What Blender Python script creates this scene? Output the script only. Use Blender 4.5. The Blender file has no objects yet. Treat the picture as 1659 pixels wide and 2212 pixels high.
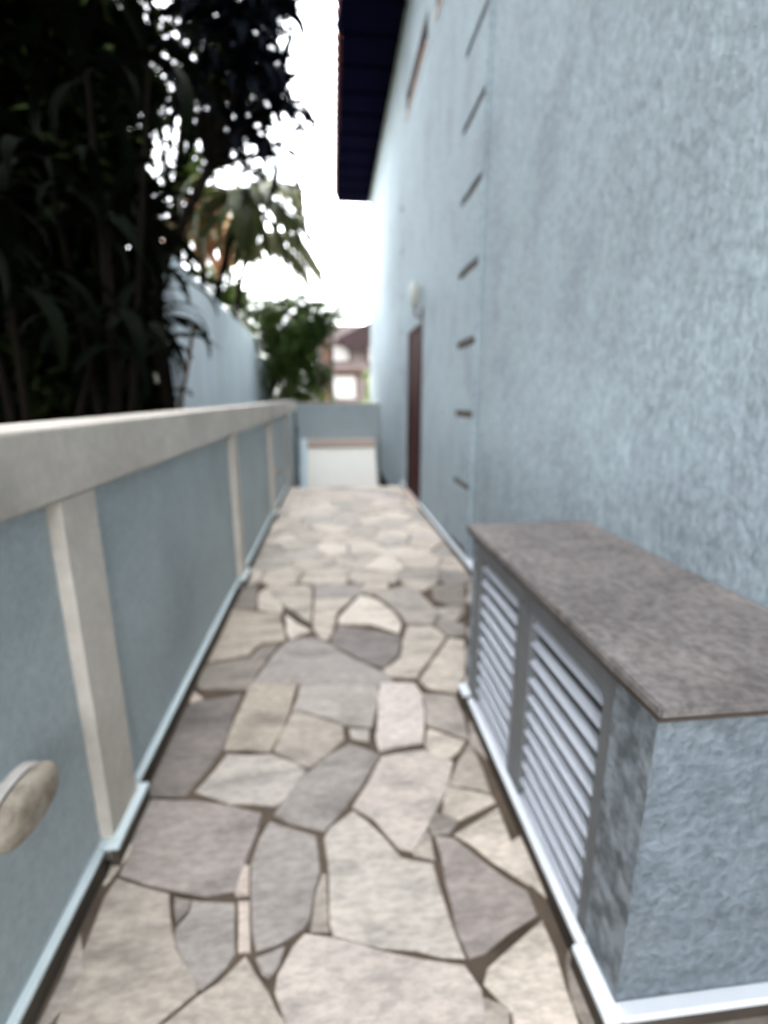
import bpy, bmesh, math, random
from mathutils import Vector, Matrix
R = math.radians
scene = bpy.context.scene
COL = scene.collection
random.seed(11)

# ------------------------------------------------------------------ camera, sky, sun, exposure
cam_data = bpy.data.cameras.new("camera")
cam = bpy.data.objects.new("camera", cam_data)
COL.objects.link(cam)
cam.location = (0.0, 0.0, 1.3)
_pitch, _yaw = 0.2355, 0.1046
_fwd = Vector((math.sin(_yaw) * math.cos(_pitch), math.cos(_yaw) * math.cos(_pitch), -math.sin(_pitch)))
cam.rotation_euler = _fwd.to_track_quat('-Z', 'Y').to_euler()
cam_data.sensor_fit = 'VERTICAL'
cam_data.sensor_height = 24.0
cam_data.lens = 24.0 * 1038.6 / 2212.0
cam_data.clip_start = 0.02
cam_data.clip_end = 800.0
cam_data.dof.use_dof = True
cam_data.dof.focus_distance = 0.42
cam_data.dof.aperture_fstop = 1.6
cam_data.dof.aperture_blades = 0
scene.camera = cam

SUN_EL, SUN_AZ = R(47), R(62)          # azimuth clockwise from +Y: ahead and to the right, behind the house
world = bpy.data.worlds.new("World")
scene.world = world
world.use_nodes = True
wn = world.node_tree
for n in list(wn.nodes):
    wn.nodes.remove(n)
_o = wn.nodes.new('ShaderNodeOutputWorld')
_b = wn.nodes.new('ShaderNodeBackground')
_s = wn.nodes.new('ShaderNodeTexSky')
_s.sky_type = 'NISHITA'
_s.sun_disc = False
_s.sun_elevation = SUN_EL
_s.sun_rotation = SUN_AZ
_s.air_density = 1.0
_s.dust_density = 3.0
_s.ozone_density = 1.0
_b.inputs['Strength'].default_value = 0.15
_h = wn.nodes.new('ShaderNodeHueSaturation')      # thin bright haze takes most of the blue out of the sky
_h.inputs['Saturation'].default_value = 0.16
wn.links.new(_s.outputs[0], _h.inputs['Color'])
wn.links.new(_h.outputs[0], _b.inputs['Color'])
wn.links.new(_b.outputs[0], _o.inputs['Surface'])

sd = bpy.data.lights.new("sun", 'SUN')
sd.energy = 3.0
sd.angle = R(0.5)
sd.color = (1.0, 0.95, 0.87)
sun = bpy.data.objects.new("sun", sd)
COL.objects.link(sun)
_d = Vector((math.sin(SUN_AZ) * math.cos(SUN_EL), math.cos(SUN_AZ) * math.cos(SUN_EL), math.sin(SUN_EL)))
sun.rotation_euler = _d.to_track_quat('Z', 'Y').to_euler()
sun.location = (4, 4, 12)

scene.view_settings.view_transform = 'Standard'
scene.view_settings.look = 'None'
scene.view_settings.exposure = 4.3
scene.view_settings.gamma = 1.0
scene.view_settings.use_curve_mapping = False
scene.cycles.use_denoising = True
scene.cycles.sample_clamp_indirect = 0.8
scene.cycles.sample_clamp_direct = 4.0
scene.cycles.max_bounces = 8
scene.cycles.transparent_max_bounces = 8

# ------------------------------------------------------------------ helpers
def nd(t, kind, **kw):
    n = t.nodes.new(kind)
    for k, v in kw.items():
        if k in n.inputs:
            n.inputs[k].default_value = v
        else:
            setattr(n, k, v)
    return n

def rgb(c):
    return (c[0], c[1], c[2], 1.0)

def mat(name, c1, c2=None, scale=6.0, detail=6.0, lo=0.35, hi=0.65, rough=0.8, bump=0.0, bscale=60.0,
        stretch=(1, 1, 1), c3=None, s3=1.5, lo3=0.55, hi3=0.75, spec=0.3, rnd=0.0, trans=0.0, metal=0.0, bdist=0.01, speck=0.0, sscale=60, bdetail=5.0):
    m = bpy.data.materials.new(name)
    m.use_nodes = True
    t = m.node_tree
    p = t.nodes['Principled BSDF']
    p.inputs['Roughness'].default_value = rough
    p.inputs['Specular IOR Level'].default_value = spec
    p.inputs['Metallic'].default_value = metal
    tc = nd(t, 'ShaderNodeTexCoord')
    mp = nd(t, 'ShaderNodeMapping')
    mp.inputs['Scale'].default_value = stretch
    t.links.new(tc.outputs['Object'], mp.inputs['Vector'])
    vec = mp.outputs['Vector']
    oi = nd(t, 'ShaderNodeObjectInfo')
    if rnd > 0:
        ad = nd(t, 'ShaderNodeVectorMath', operation='ADD')
        cm = nd(t, 'ShaderNodeVectorMath', operation='SCALE')
        cm.inputs[0].default_value = (37.0, 19.0, 53.0)
        t.links.new(oi.outputs['Random'], cm.inputs['Scale'])
        t.links.new(vec, ad.inputs[0])
        t.links.new(cm.outputs[0], ad.inputs[1])
        vec = ad.outputs[0]
    col = None
    c2 = c2 or c1
    n1 = nd(t, 'ShaderNodeTexNoise', Scale=scale, Detail=detail, Roughness=0.6)
    t.links.new(vec, n1.inputs['Vector'])
    r1 = nd(t, 'ShaderNodeValToRGB')
    r1.color_ramp.elements[0].position = lo
    r1.color_ramp.elements[0].color = rgb(c1)
    r1.color_ramp.elements[1].position = hi
    r1.color_ramp.elements[1].color = rgb(c2)
    t.links.new(n1.outputs['Fac'], r1.inputs['Fac'])
    col = r1.outputs['Color']
    if c3:
        n3 = nd(t, 'ShaderNodeTexNoise', Scale=s3, Detail=4.0)
        t.links.new(vec, n3.inputs['Vector'])
        r3 = nd(t, 'ShaderNodeMapRange')
        r3.inputs['From Min'].default_value = lo3
        r3.inputs['From Max'].default_value = hi3
        t.links.new(n3.outputs['Fac'], r3.inputs['Value'])
        mx = nd(t, 'ShaderNodeMixRGB')
        t.links.new(r3.outputs[0], mx.inputs['Fac'])
        t.links.new(col, mx.inputs['Color1'])
        mx.inputs['Color2'].default_value = rgb(c3)
        col = mx.outputs['Color']
    if speck > 0:
        ns = nd(t, 'ShaderNodeTexNoise', Scale=sscale, Detail=3.0, Roughness=0.7)
        t.links.new(vec, ns.inputs['Vector'])
        rs = nd(t, 'ShaderNodeMapRange')
        rs.inputs['From Min'].default_value = 0.36
        rs.inputs['From Max'].default_value = 0.64
        rs.inputs['To Min'].default_value = 1 - speck
        rs.inputs['To Max'].default_value = 1 + speck * 0.5
        t.links.new(ns.outputs['Fac'], rs.inputs['Value'])
        hp = nd(t, 'ShaderNodeHueSaturation')
        t.links.new(rs.outputs[0], hp.inputs['Value'])
        t.links.new(col, hp.inputs['Color'])
        col = hp.outputs['Color']
    if rnd > 0:
        hs = nd(t, 'ShaderNodeHueSaturation')
        mr = nd(t, 'ShaderNodeMapRange')
        mr.inputs['To Min'].default_value = 1 - rnd
        mr.inputs['To Max'].default_value = 1 + rnd
        t.links.new(oi.outputs['Random'], mr.inputs['Value'])
        t.links.new(mr.outputs[0], hs.inputs['Value'])
        t.links.new(col, hs.inputs['Color'])
        col = hs.outputs['Color']
    t.links.new(col, p.inputs['Base Color'])
    if bump > 0:
        nb = nd(t, 'ShaderNodeTexNoise', Scale=bscale, Detail=bdetail, Roughness=0.65)
        t.links.new(vec, nb.inputs['Vector'])
        bm_ = nd(t, 'ShaderNodeBump', Strength=bump, Distance=bdist)
        t.links.new(nb.outputs['Fac'], bm_.inputs['Height'])
        t.links.new(bm_.outputs[0], p.inputs['Normal'])
    if trans > 0:
        tr = nd(t, 'ShaderNodeBsdfTranslucent')
        t.links.new(col, tr.inputs['Color'])
        ms = nd(t, 'ShaderNodeMixShader', Fac=trans)
        t.links.new(p.outputs[0], ms.inputs[1])
        t.links.new(tr.outputs[0], ms.inputs[2])
        t.links.new(ms.outputs[0], t.nodes['Material Output'].inputs['Surface'])
    return m

def link(o, parent=None):
    COL.objects.link(o)
    if parent is not None:
        o.parent = parent
        o.matrix_parent_inverse = parent_world(parent).inverted()
    return o

def parent_world(p):
    w = Matrix.Translation(p.location) if p.parent is None else p.matrix_basis
    return w

def mesh(name, vs, fs, m, parent=None, smooth=False):
    me = bpy.data.meshes.new(name)
    me.from_pydata([tuple(v) for v in vs], [], fs)
    me.materials.append(m)
    if smooth:
        me.polygons.foreach_set('use_smooth', [True] * len(me.polygons))
    me.update()
    return link(bpy.data.objects.new(name, me), parent)

def from_bm(name, bm, m, parent=None, smooth=False):
    me = bpy.data.meshes.new(name)
    bm.to_mesh(me)
    bm.free()
    me.materials.append(m)
    if smooth:
        me.polygons.foreach_set('use_smooth', [True] * len(me.polygons))
    return link(bpy.data.objects.new(name, me), parent)

def add_box(bm, x0, x1, y0, y1, z0, z1, rot=None, at=None):
    vs = [bm.verts.new(v) for v in [(x0, y0, z0), (x1, y0, z0), (x1, y1, z0), (x0, y1, z0),
                                    (x0, y0, z1), (x1, y0, z1), (x1, y1, z1), (x0, y1, z1)]]
    for f in [(0, 3, 2, 1), (4, 5, 6, 7), (0, 1, 5, 4), (1, 2, 6, 5), (2, 3, 7, 6), (3, 0, 4, 7)]:
        bm.faces.new([vs[i] for i in f])
    return vs

def box(name, x0, x1, y0, y1, z0, z1, m, parent=None, bevel=0.0, seg=2):
    bm = bmesh.new()
    add_box(bm, x0, x1, y0, y1, z0, z1)
    if bevel > 0:
        bmesh.ops.bevel(bm, geom=list(bm.edges), offset=bevel, segments=seg, affect='EDGES', profile=0.6)
    return from_bm(name, bm, m, parent)

def tube_bm(bm, pts, radii, n=8, cap=True):
    rings = []
    for i, p in enumerate(pts):
        p = Vector(p)
        d = (Vector(pts[min(i + 1, len(pts) - 1)]) - Vector(pts[max(i - 1, 0)])).normalized()
        a = d.orthogonal().normalized() if i == 0 else (prev - d * prev.dot(d)).normalized()
        prev = a
        b = d.cross(a)
        rings.append([bm.verts.new(p + (a * math.cos(2 * math.pi * k / n) + b * math.sin(2 * math.pi * k / n)) * radii[i]) for k in range(n)])
    for i in range(len(rings) - 1):
        for k in range(n):
            bm.faces.new((rings[i][k], rings[i][(k + 1) % n], rings[i + 1][(k + 1) % n], rings[i + 1][k]))
    if cap:
        bm.faces.new(list(reversed(rings[0])))
        bm.faces.new(rings[-1])

def tube(name, pts, radii, m, parent=None, n=8):
    bm = bmesh.new()
    if not isinstance(radii, (list, tuple)):
        radii = [radii] * len(pts)
    tube_bm(bm, pts, radii, n)
    return from_bm(name, bm, m, parent, True)

def thing(name, label, cat, loc=(0, 0, 0), group=None):
    o = bpy.data.objects.new(name, None)
    o.empty_display_size = 0.1
    o.location = loc
    COL.objects.link(o)
    o['label'] = label
    o['category'] = cat
    if group:
        o['group'] = group
    return o

def structure(o, label=None):
    o['kind'] = 'structure'
    if label:
        o['label'] = label
    return o
STONES = [  # far stones are coloured paler, standing in for stronger light at the far end
("beige",[(-0.642,1.083),(-0.634,0.964),(-0.622,0.811),(-0.643,0.793),(-0.418,0.769),(-0.403,0.788),(-0.337,0.837),(-0.331,0.846),(-0.409,0.94),(-0.443,1.009),(-0.469,1.079),(-0.63,1.14)]),
("beige",[(-0.291,0.855),(-0.331,0.834),(-0.361,0.812),(-0.396,0.787),(-0.431,0.751),(-0.091,0.715),(-0.114,0.751),(-0.15,0.787),(-0.172,0.823),(-0.208,0.864),(-0.238,0.904)]),
("grey",[(-0.404,1.018),(-0.427,0.981),(-0.42,0.951),(-0.384,0.903),(-0.341,0.844),(-0.322,0.842),(-0.277,0.881),(-0.262,0.912),(-0.285,1.033),(-0.359,1.044),(-0.405,1.053)]),
("dgrey",[(-0.445,1.026),(-0.427,0.995),(-0.402,1.026),(-0.403,1.052),(-0.455,1.067)]),
("pink",[(-0.26,0.911),(-0.227,0.908),(-0.25,1.036),(-0.283,1.038)]),
("pink",[(-0.298,1.06),(-0.289,1.047),(-0.252,1.048),(-0.266,1.137),(-0.288,1.139)]),
("pgrey",[(-0.66,1.388),(-0.648,1.326),(-0.626,1.204),(-0.627,1.145),(-0.466,1.084),(-0.367,1.055),(-0.287,1.065),(-0.276,1.167),(-0.258,1.247),(-0.256,1.314),(-0.471,1.387),(-0.517,1.392),(-0.66,1.416)]),
("grey",[(-0.254,1.222),(-0.267,1.144),(-0.234,0.954),(-0.217,0.909),(-0.168,0.915),(-0.102,0.948),(-0.086,0.971),(-0.064,1.102),(-0.08,1.214),(-0.23,1.282)]),
("beige",[(-0.086,0.971),(-0.089,0.938),(-0.037,0.933),(-0.047,1.089),(-0.063,1.091)]),
("light",[(-0.059,1.202),(-0.047,1.121),(-0.041,0.95),(-0.032,0.924),(0.086,0.883),(0.17,0.87),(0.287,0.841),(0.274,0.908),(0.262,1.017),(0.258,1.089),(0.17,1.115),(0.078,1.25),(0.036,1.294),(-0.043,1.237)]),
("pinklight",[(-0.13,0.911),(-0.161,0.856),(-0.164,0.822),(-0.133,0.76),(-0.103,0.703),(0.284,0.662),(0.298,0.715),(0.306,0.779),(0.28,0.831),(0.086,0.882),(-0.032,0.924),(-0.102,0.94)]),
("pgrey",[(0.276,1.035),(0.274,0.908),(0.291,0.84),(0.336,0.847),(0.411,0.886),(0.498,0.919),(0.496,0.983),(0.408,1.073),(0.338,1.16),(0.277,1.179)]),
("cream",[(0.327,0.818),(0.309,0.789),(0.368,0.707),(0.49,0.657),(0.494,0.694),(0.507,0.837),(0.504,0.91)]),
("cream",[(0.375,1.138),(0.428,1.071),(0.51,0.991),(0.507,1.142),(0.508,1.258),(0.335,1.173)]),
("pinklight",[(0.089,1.406),(0.03,1.309),(0.1,1.248),(0.164,1.143),(0.208,1.127),(0.242,1.17),(0.306,1.266),(0.36,1.347),(0.413,1.472),(0.356,1.496),(0.319,1.546),(0.15,1.526)]),
("grey",[(-0.058,1.539),(-0.131,1.461),(-0.221,1.301),(-0.163,1.262),(-0.054,1.223),(0.063,1.378),(0.15,1.526),(0.035,1.604)]),
("lgrey",[(-0.497,1.422),(-0.375,1.358),(-0.214,1.334),(-0.193,1.346),(-0.12,1.485),(-0.254,1.578),(-0.424,1.596)]),
("cream",[(0.315,1.248),(0.368,1.22),(0.508,1.275),(0.501,1.309),(0.364,1.363)]),
("beige",[(0.422,1.463),(0.364,1.363),(0.503,1.314),(0.501,1.53),(0.487,1.553)]),
("dgrey",[(0.263,1.205),(0.27,1.174),(0.327,1.175),(0.368,1.218),(0.315,1.248),(0.297,1.266)]),
("beige",[(0.235,1.166),(0.199,1.118),(0.265,1.094),(0.269,1.172),(0.262,1.2)]),
("grey",[(-0.196,0.859),(-0.179,0.847),(-0.155,0.872),(-0.143,0.918),(-0.217,0.896)]),
("beige",[(0.276,0.69),(0.337,0.684),(0.359,0.742),(0.303,0.767)]),
("cream",[(0.341,0.684),(0.464,0.671),(0.433,0.699),(0.358,0.74)]),
("dark",[(-0.658,1.911),(-0.66,1.886),(-0.66,1.421),(-0.523,1.404),(-0.508,1.444),(-0.472,1.529),(-0.446,1.631),(-0.442,1.741),(-0.438,1.834),(-0.435,1.979),(-0.595,1.945)]),
("tan",[(-0.431,1.848),(-0.442,1.741),(-0.443,1.618),(-0.266,1.59),(-0.23,1.691),(-0.21,1.825),(-0.203,1.92),(-0.191,2.033),(-0.412,2.057)]),
("pink",[(-0.598,1.954),(-0.659,2.02),(-0.66,2.014),(-0.66,1.943),(-0.643,1.926)]),
("beige",[(-0.232,1.705),(-0.255,1.595),(-0.166,1.518),(-0.112,1.493),(-0.06,1.533),(0.015,1.629),(0.012,1.712),(-0.177,1.826),(-0.204,1.82)]),
("lgrey",[(-0.189,1.92),(-0.205,1.829),(-0.177,1.83),(0.023,1.71),(0.129,1.691),(0.154,1.791),(0.184,1.983),(-0.181,2.022)]),
("lgrey",[(0.041,1.63),(0.112,1.604),(0.118,1.68),(0.033,1.689)]),
("pinkwhite",[(0.157,1.764),(0.135,1.628),(0.143,1.55),(0.189,1.559),(0.321,1.578),(0.362,1.769),(0.373,1.891),(0.351,1.977),(0.191,1.993)]),
("gbeige",[(0.367,1.796),(0.35,1.676),(0.498,1.574),(0.519,1.752),(0.517,1.856),(0.367,1.892)]),
("cream",[(0.319,1.571),(0.336,1.499),(0.396,1.479),(0.486,1.568),(0.35,1.66)]),
("tan",[(-0.66,2.267),(-0.462,2.312),(-0.412,2.436),(-0.284,2.454),(-0.319,2.628),(-0.346,2.782),(-0.515,2.847),(-0.66,2.888)]),
("gbrown",[(-0.66,2.244),(-0.66,2.066),(-0.64,2.03),(-0.412,2.006),(-0.354,2.291),(-0.319,2.421),(-0.408,2.404),(-0.453,2.283)]),
("grey",[(-0.38,2.145),(-0.409,2.048),(-0.322,2.044),(0.187,1.978),(0.263,1.993),(0.22,2.082),(0.17,2.13),(0.082,2.222),(-0.047,2.394),(-0.135,2.478),(-0.27,2.442),(-0.311,2.381)]),
("creamb",[(-0.442,3.052),(-0.335,2.906),(-0.242,2.771),(-0.155,2.635),(-0.171,3.171),(-0.207,3.245),(-0.513,3.313)]),
("cream",[(-0.495,2.866),(-0.341,2.795),(-0.339,2.892),(-0.488,3.222),(-0.535,3.142)]),
("gbrown",[(-0.66,2.909),(-0.509,2.881),(-0.563,3.336),(-0.66,3.265)]),
("white",[(-0.296,2.555),(-0.266,2.452),(-0.152,2.551),(-0.323,2.78)]),
("cream",[(-0.148,2.598),(-0.106,2.457),(-0.059,2.42),(-0.028,2.527),(-0.004,2.753),(-0.15,2.775)]),
("cream",[(-0.156,2.792),(-0.011,2.733),(0.019,2.82),(0.106,2.992),(-0.156,2.994)]),
("grey",[(-0.156,2.999),(0.106,2.992),(0.188,3.063),(0.172,3.237),(-0.165,3.19)]),
("white",[(0.003,2.696),(0.002,2.617),(0.191,2.597),(0.345,2.465),(0.376,2.578),(0.355,2.73),(0.263,2.947),(0.155,3.029)]),
("vdark",[(-0.038,2.485),(-0.042,2.37),(0.085,2.242),(0.165,2.152),(0.236,2.129),(0.308,2.227),(0.351,2.434),(0.185,2.523),(0.001,2.6)]),
("creamb",[(0.346,2.367),(0.309,2.202),(0.212,2.101),(0.238,2.039),(0.37,2.018),(0.474,2.185),(0.604,2.397),(0.546,2.538),(0.409,2.563)]),
("cream",[(0.468,2.153),(0.375,1.996),(0.403,1.931),(0.529,1.878),(0.604,2.008),(0.693,2.349),(0.612,2.387)]),
("gbeige",[(0.305,2.915),(0.368,2.753),(0.402,2.586),(0.555,2.559),(0.63,2.689),(0.6,2.857),(0.565,3.075),(0.465,3.164),(0.238,3.05)]),
("gbrown",[(0.633,2.908),(0.713,2.767),(0.772,2.638),(0.92,3.181),(0.654,3.128)]),
("gbeige",[(0.616,2.406),(0.706,2.397),(0.742,2.528),(0.625,2.666),(0.558,2.547)]),
("white",[(0.486,5.306),(0.38,5.306),(0.226,5.131),(0.283,4.835),(0.338,4.822),(0.581,5.082)]),
("light",[(0.885,5.226),(0.767,5.014),(0.819,4.898),(0.886,4.876),(1.02,4.92),(1.02,5.231)]),
("pinkwhite",[(0.665,6.431),(0.369,6.547),(0.241,6.428),(0.3,6.207),(0.525,6.082),(0.544,6.09),(0.674,6.355)]),
("gbrown",[(0.488,-0.551),(0.427,-0.41),(0.261,-0.348),(0.178,-0.466),(0.245,-0.6),(0.475,-0.6)]),
("cream",[(-0.106,6.629),(-0.196,6.634),(-0.412,6.449),(-0.411,6.284),(-0.081,6.253),(0.024,6.429)]),
("white",[(-0.356,5.692),(-0.505,5.685),(-0.603,5.488),(-0.499,5.326),(-0.39,5.299),(-0.27,5.552)]),
("gbrown",[(0.366,0.203),(0.534,0.28),(0.552,0.315),(0.485,0.529),(0.237,0.462),(0.279,0.255)]),
("cream",[(0.923,6.195),(0.862,5.917),(0.876,5.891),(1.02,5.876),(1.02,6.241)]),
("cream",[(0.885,3.752),(0.788,3.503),(0.803,3.469),(1.02,3.369),(1.02,3.748)]),
("creamb",[(-0.59,4.723),(-0.66,4.735),(-0.66,4.426),(-0.533,4.621)]),
("white",[(0.091,5.561),(-0.074,5.915),(-0.218,5.889),(-0.356,5.692),(-0.27,5.552),(0.017,5.499)]),
("white",[(-0.66,6.643),(-0.639,6.643),(-0.4,6.859),(-0.39,7.06),(-0.66,7.06)]),
("white",[(0.525,6.082),(0.399,5.828),(0.405,5.772),(0.56,5.669),(0.814,5.778),(0.876,5.891),(0.862,5.917),(0.544,6.09)]),
("gbrown",[(-0.559,-0.396),(-0.501,-0.174),(-0.544,-0.121),(-0.66,-0.106),(-0.66,-0.416)]),
("cream",[(0.78,6.711),(0.746,6.511),(1.02,6.473),(1.02,6.76)]),
("creamb",[(0.071,3.252),(0.116,3.548),(0.008,3.619),(-0.239,3.521),(-0.284,3.304),(-0.158,3.214),(-0.12,3.192),(-0.03,3.19),(-0.002,3.196),(0.049,3.23)]),
("cream",[(-0.377,4.966),(-0.347,5.25),(-0.39,5.299),(-0.499,5.326),(-0.66,5.187),(-0.66,5.048),(-0.468,4.943)]),
("gbrown",[(0.891,-0.158),(0.664,-0.237),(0.721,-0.442),(0.851,-0.516),(0.907,-0.472),(0.964,-0.241)]),
("lgrey",[(0.889,2.177),(0.786,2.053),(0.805,1.871),(0.913,1.86),(1.02,1.963),(1.02,2.182)]),
("beige",[(-0.501,-0.174),(-0.33,-0.16),(-0.216,-0.033),(-0.201,0.075),(-0.212,0.102),(-0.483,0.18),(-0.507,0.158),(-0.544,-0.121)]),
("white",[(0.306,7.024),(0.498,6.843),(0.675,6.881),(0.756,7.06),(0.307,7.06)]),
("white",[(-0.411,6.284),(-0.412,6.449),(-0.639,6.643),(-0.66,6.643),(-0.66,6.285),(-0.439,6.249)]),
("light",[(0.136,5.56),(0.405,5.772),(0.399,5.828),(0.092,6.013),(-0.012,6.002),(-0.074,5.915),(0.091,5.561)]),
("pinklight",[(0.369,6.547),(0.665,6.431),(0.746,6.511),(0.78,6.711),(0.675,6.881),(0.498,6.843),(0.367,6.572)]),
("grey",[(0.788,0.081),(0.863,0.254),(0.838,0.338),(0.811,0.358),(0.552,0.315),(0.534,0.28),(0.658,0.062)]),
("white",[(-0.356,5.692),(-0.218,5.889),(-0.451,6.083),(-0.66,5.922),(-0.66,5.853),(-0.505,5.685)]),
("grey",[(0.031,6.842),(0.104,6.847),(0.306,7.024),(0.307,7.06),(-0.125,7.06)]),
("lgrey",[(0.903,3.02),(0.83,2.863),(0.879,2.769),(1.02,2.74),(1.02,3.001)]),
("beige",[(0.189,0.492),(0.135,0.673),(0.065,0.692),(-0.019,0.696),(-0.058,0.688),(-0.145,0.507),(0.013,0.386)]),
("white",[(0.739,4.485),(0.621,4.683),(0.461,4.709),(0.357,4.369),(0.686,4.349)]),
("white",[(0.06,4.606),(0.188,4.794),(-0.085,4.971),(-0.256,4.892),(-0.236,4.728),(-0.041,4.573)]),
("creamb",[(0.136,5.56),(0.091,5.561),(0.017,5.499),(-0.055,5.253),(-0.024,5.196),(0.226,5.131),(0.38,5.306)]),
("cream",[(-0.041,4.573),(-0.236,4.728),(-0.415,4.593),(-0.338,4.404),(-0.148,4.352)]),
("white",[(0.819,4.898),(0.621,4.683),(0.739,4.485),(1.02,4.534),(1.02,4.567),(0.886,4.876)]),
("gbrown",[(0.69,0.601),(0.719,0.857),(0.688,0.885),(0.576,0.875),(0.546,0.853),(0.518,0.815),(0.492,0.732),(0.509,0.637),(0.546,0.566)]),
("grey",[(0.664,-0.237),(0.617,-0.213),(0.552,-0.233),(0.427,-0.41),(0.488,-0.551),(0.721,-0.442)]),
("cream",[(-0.041,4.573),(-0.148,4.352),(-0.128,4.288),(0.113,4.199),(0.294,4.309),(0.301,4.331),(0.06,4.606)]),
("light",[(0.623,4.099),(0.703,4.29),(0.686,4.349),(0.357,4.369),(0.301,4.331),(0.294,4.309),(0.452,4.041)]),
("beige",[(-0.207,-0.365),(-0.33,-0.16),(-0.501,-0.174),(-0.559,-0.396),(-0.514,-0.44),(-0.257,-0.434)]),
("white",[(-0.128,4.288),(-0.207,4.133),(-0.074,3.88),(-0.043,3.868),(0.11,3.961),(0.113,4.199)]),
("gbeige",[(-0.485,3.951),(-0.444,4.066),(-0.541,4.265),(-0.66,4.317),(-0.66,3.89)]),
("white",[(0.876,5.891),(0.814,5.778),(0.905,5.54),(1.02,5.523),(1.02,5.876)]),
("light",[(-0.485,3.951),(-0.66,3.89),(-0.66,3.645),(-0.561,3.579),(-0.36,3.654),(-0.348,3.8)]),
("cream",[(-0.4,6.859),(-0.196,6.634),(-0.106,6.629),(0.031,6.842),(-0.125,7.06),(-0.39,7.06)]),
("cream",[(-0.561,3.579),(-0.66,3.645),(-0.66,3.271),(-0.552,3.353)]),
("light",[(0.905,5.54),(0.768,5.39),(0.885,5.226),(1.02,5.231),(1.02,5.523)]),
("white",[(0.82,3.91),(0.623,4.099),(0.452,4.041),(0.379,3.873),(0.496,3.779),(0.828,3.822)]),
("gbeige",[(0.792,2.52),(0.739,2.489),(0.714,2.38),(0.889,2.177),(1.02,2.182),(1.02,2.465)]),
("beige",[(0.901,-0.055),(0.788,0.081),(0.658,0.062),(0.605,-0.002),(0.617,-0.213),(0.664,-0.237),(0.891,-0.158)]),
("cream",[(0.886,4.876),(1.02,4.567),(1.02,4.92)]),
("beige",[(0.236,-0.26),(0.261,-0.348),(0.427,-0.41),(0.552,-0.233),(0.335,-0.126)]),
("grey",[(0.042,-0.196),(0.1,0.022),(-0.201,0.075),(-0.216,-0.033),(0.004,-0.213)]),
("gbeige",[(0.788,3.503),(0.539,3.522),(0.446,3.438),(0.443,3.275),(0.734,3.251),(0.803,3.469)]),
("gbrown",[(-0.526,0.404),(-0.498,0.607),(-0.66,0.685),(-0.66,0.424)]),
("beige",[(0.122,0.184),(-0.002,0.282),(-0.17,0.191),(-0.212,0.102),(-0.201,0.075),(0.096,0.03)]),
("cream",[(0.024,6.429),(-0.081,6.253),(-0.012,6.002),(0.092,6.013),(0.3,6.207),(0.241,6.428)]),
("cream",[(0.031,6.842),(-0.106,6.629),(0.024,6.429),(0.241,6.428),(0.369,6.547),(0.367,6.572),(0.104,6.847)]),
("pinklight",[(0.767,5.014),(0.581,5.082),(0.338,4.822),(0.461,4.709),(0.621,4.683),(0.819,4.898)]),
("beige",[(-0.067,-0.345),(0.004,-0.213),(-0.216,-0.033),(-0.33,-0.16),(-0.207,-0.365)]),
("creamb",[(0.379,3.873),(0.11,3.961),(-0.043,3.868),(0.008,3.619),(0.116,3.548),(0.181,3.565),(0.381,3.867)]),
("beige",[(-0.483,0.18),(-0.212,0.102),(-0.17,0.191),(-0.259,0.442),(-0.484,0.359)]),
("cream",[(0.885,3.752),(0.828,3.822),(0.496,3.779),(0.539,3.522),(0.788,3.503)]),
("beige",[(-0.067,-0.345),(-0.207,-0.365),(-0.257,-0.434),(-0.228,-0.6),(-0.017,-0.6),(0.026,-0.481)]),
("lgrey",[(0.99,4.164),(0.82,3.91),(0.828,3.822),(0.885,3.752),(1.02,3.748),(1.02,4.174)]),
("cream",[(0.405,5.772),(0.136,5.56),(0.38,5.306),(0.486,5.306),(0.593,5.411),(0.56,5.669)]),
("grey",[(0.889,2.177),(0.751,2.337),(0.735,2.331),(0.661,2.248),(0.628,2.093),(0.786,2.053)]),
("beige",[(-0.483,0.18),(-0.484,0.359),(-0.526,0.404),(-0.66,0.424),(-0.66,0.16),(-0.507,0.158)]),
("beige",[(0.863,0.254),(0.788,0.081),(0.901,-0.055),(1.02,0.005),(1.02,0.2)]),
("pinkwhite",[(0.739,4.485),(0.686,4.349),(0.703,4.29),(0.99,4.164),(1.02,4.174),(1.02,4.534)]),
("white",[(-0.074,5.915),(-0.012,6.002),(-0.081,6.253),(-0.411,6.284),(-0.439,6.249),(-0.451,6.083),(-0.218,5.889)]),
("gbrown",[(0.658,0.062),(0.534,0.28),(0.366,0.203),(0.371,0.025),(0.605,-0.002)]),
("beige",[(0.95,0.649),(0.769,0.548),(0.811,0.358),(0.838,0.338),(1.02,0.443),(1.02,0.621)]),
("cream",[(0.786,2.053),(0.65,2.087),(0.564,1.942),(0.566,1.919),(0.597,1.857),(0.805,1.871)]),
("grey",[(0.803,3.469),(0.734,3.251),(0.77,3.168),(0.792,3.156),(0.811,3.153),(0.968,3.189),(1.02,3.248),(1.02,3.369)]),
("light",[(-0.055,5.253),(-0.347,5.25),(-0.377,4.966),(-0.256,4.892),(-0.085,4.971),(-0.024,5.196)]),
("creamb",[(-0.256,4.892),(-0.377,4.966),(-0.468,4.943),(-0.59,4.723),(-0.533,4.621),(-0.415,4.593),(-0.236,4.728)]),
("light",[(0.283,4.835),(0.226,5.131),(-0.024,5.196),(-0.085,4.971),(0.188,4.794)]),
("gbrown",[(0.236,-0.26),(0.042,-0.196),(0.004,-0.213),(-0.067,-0.345),(0.026,-0.481),(0.178,-0.466),(0.261,-0.348)]),
("gbrown",[(-0.145,0.507),(-0.076,0.65),(-0.116,0.724),(-0.143,0.739),(-0.227,0.756),(-0.311,0.741),(-0.372,0.709),(-0.38,0.682),(-0.242,0.469)]),
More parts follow.
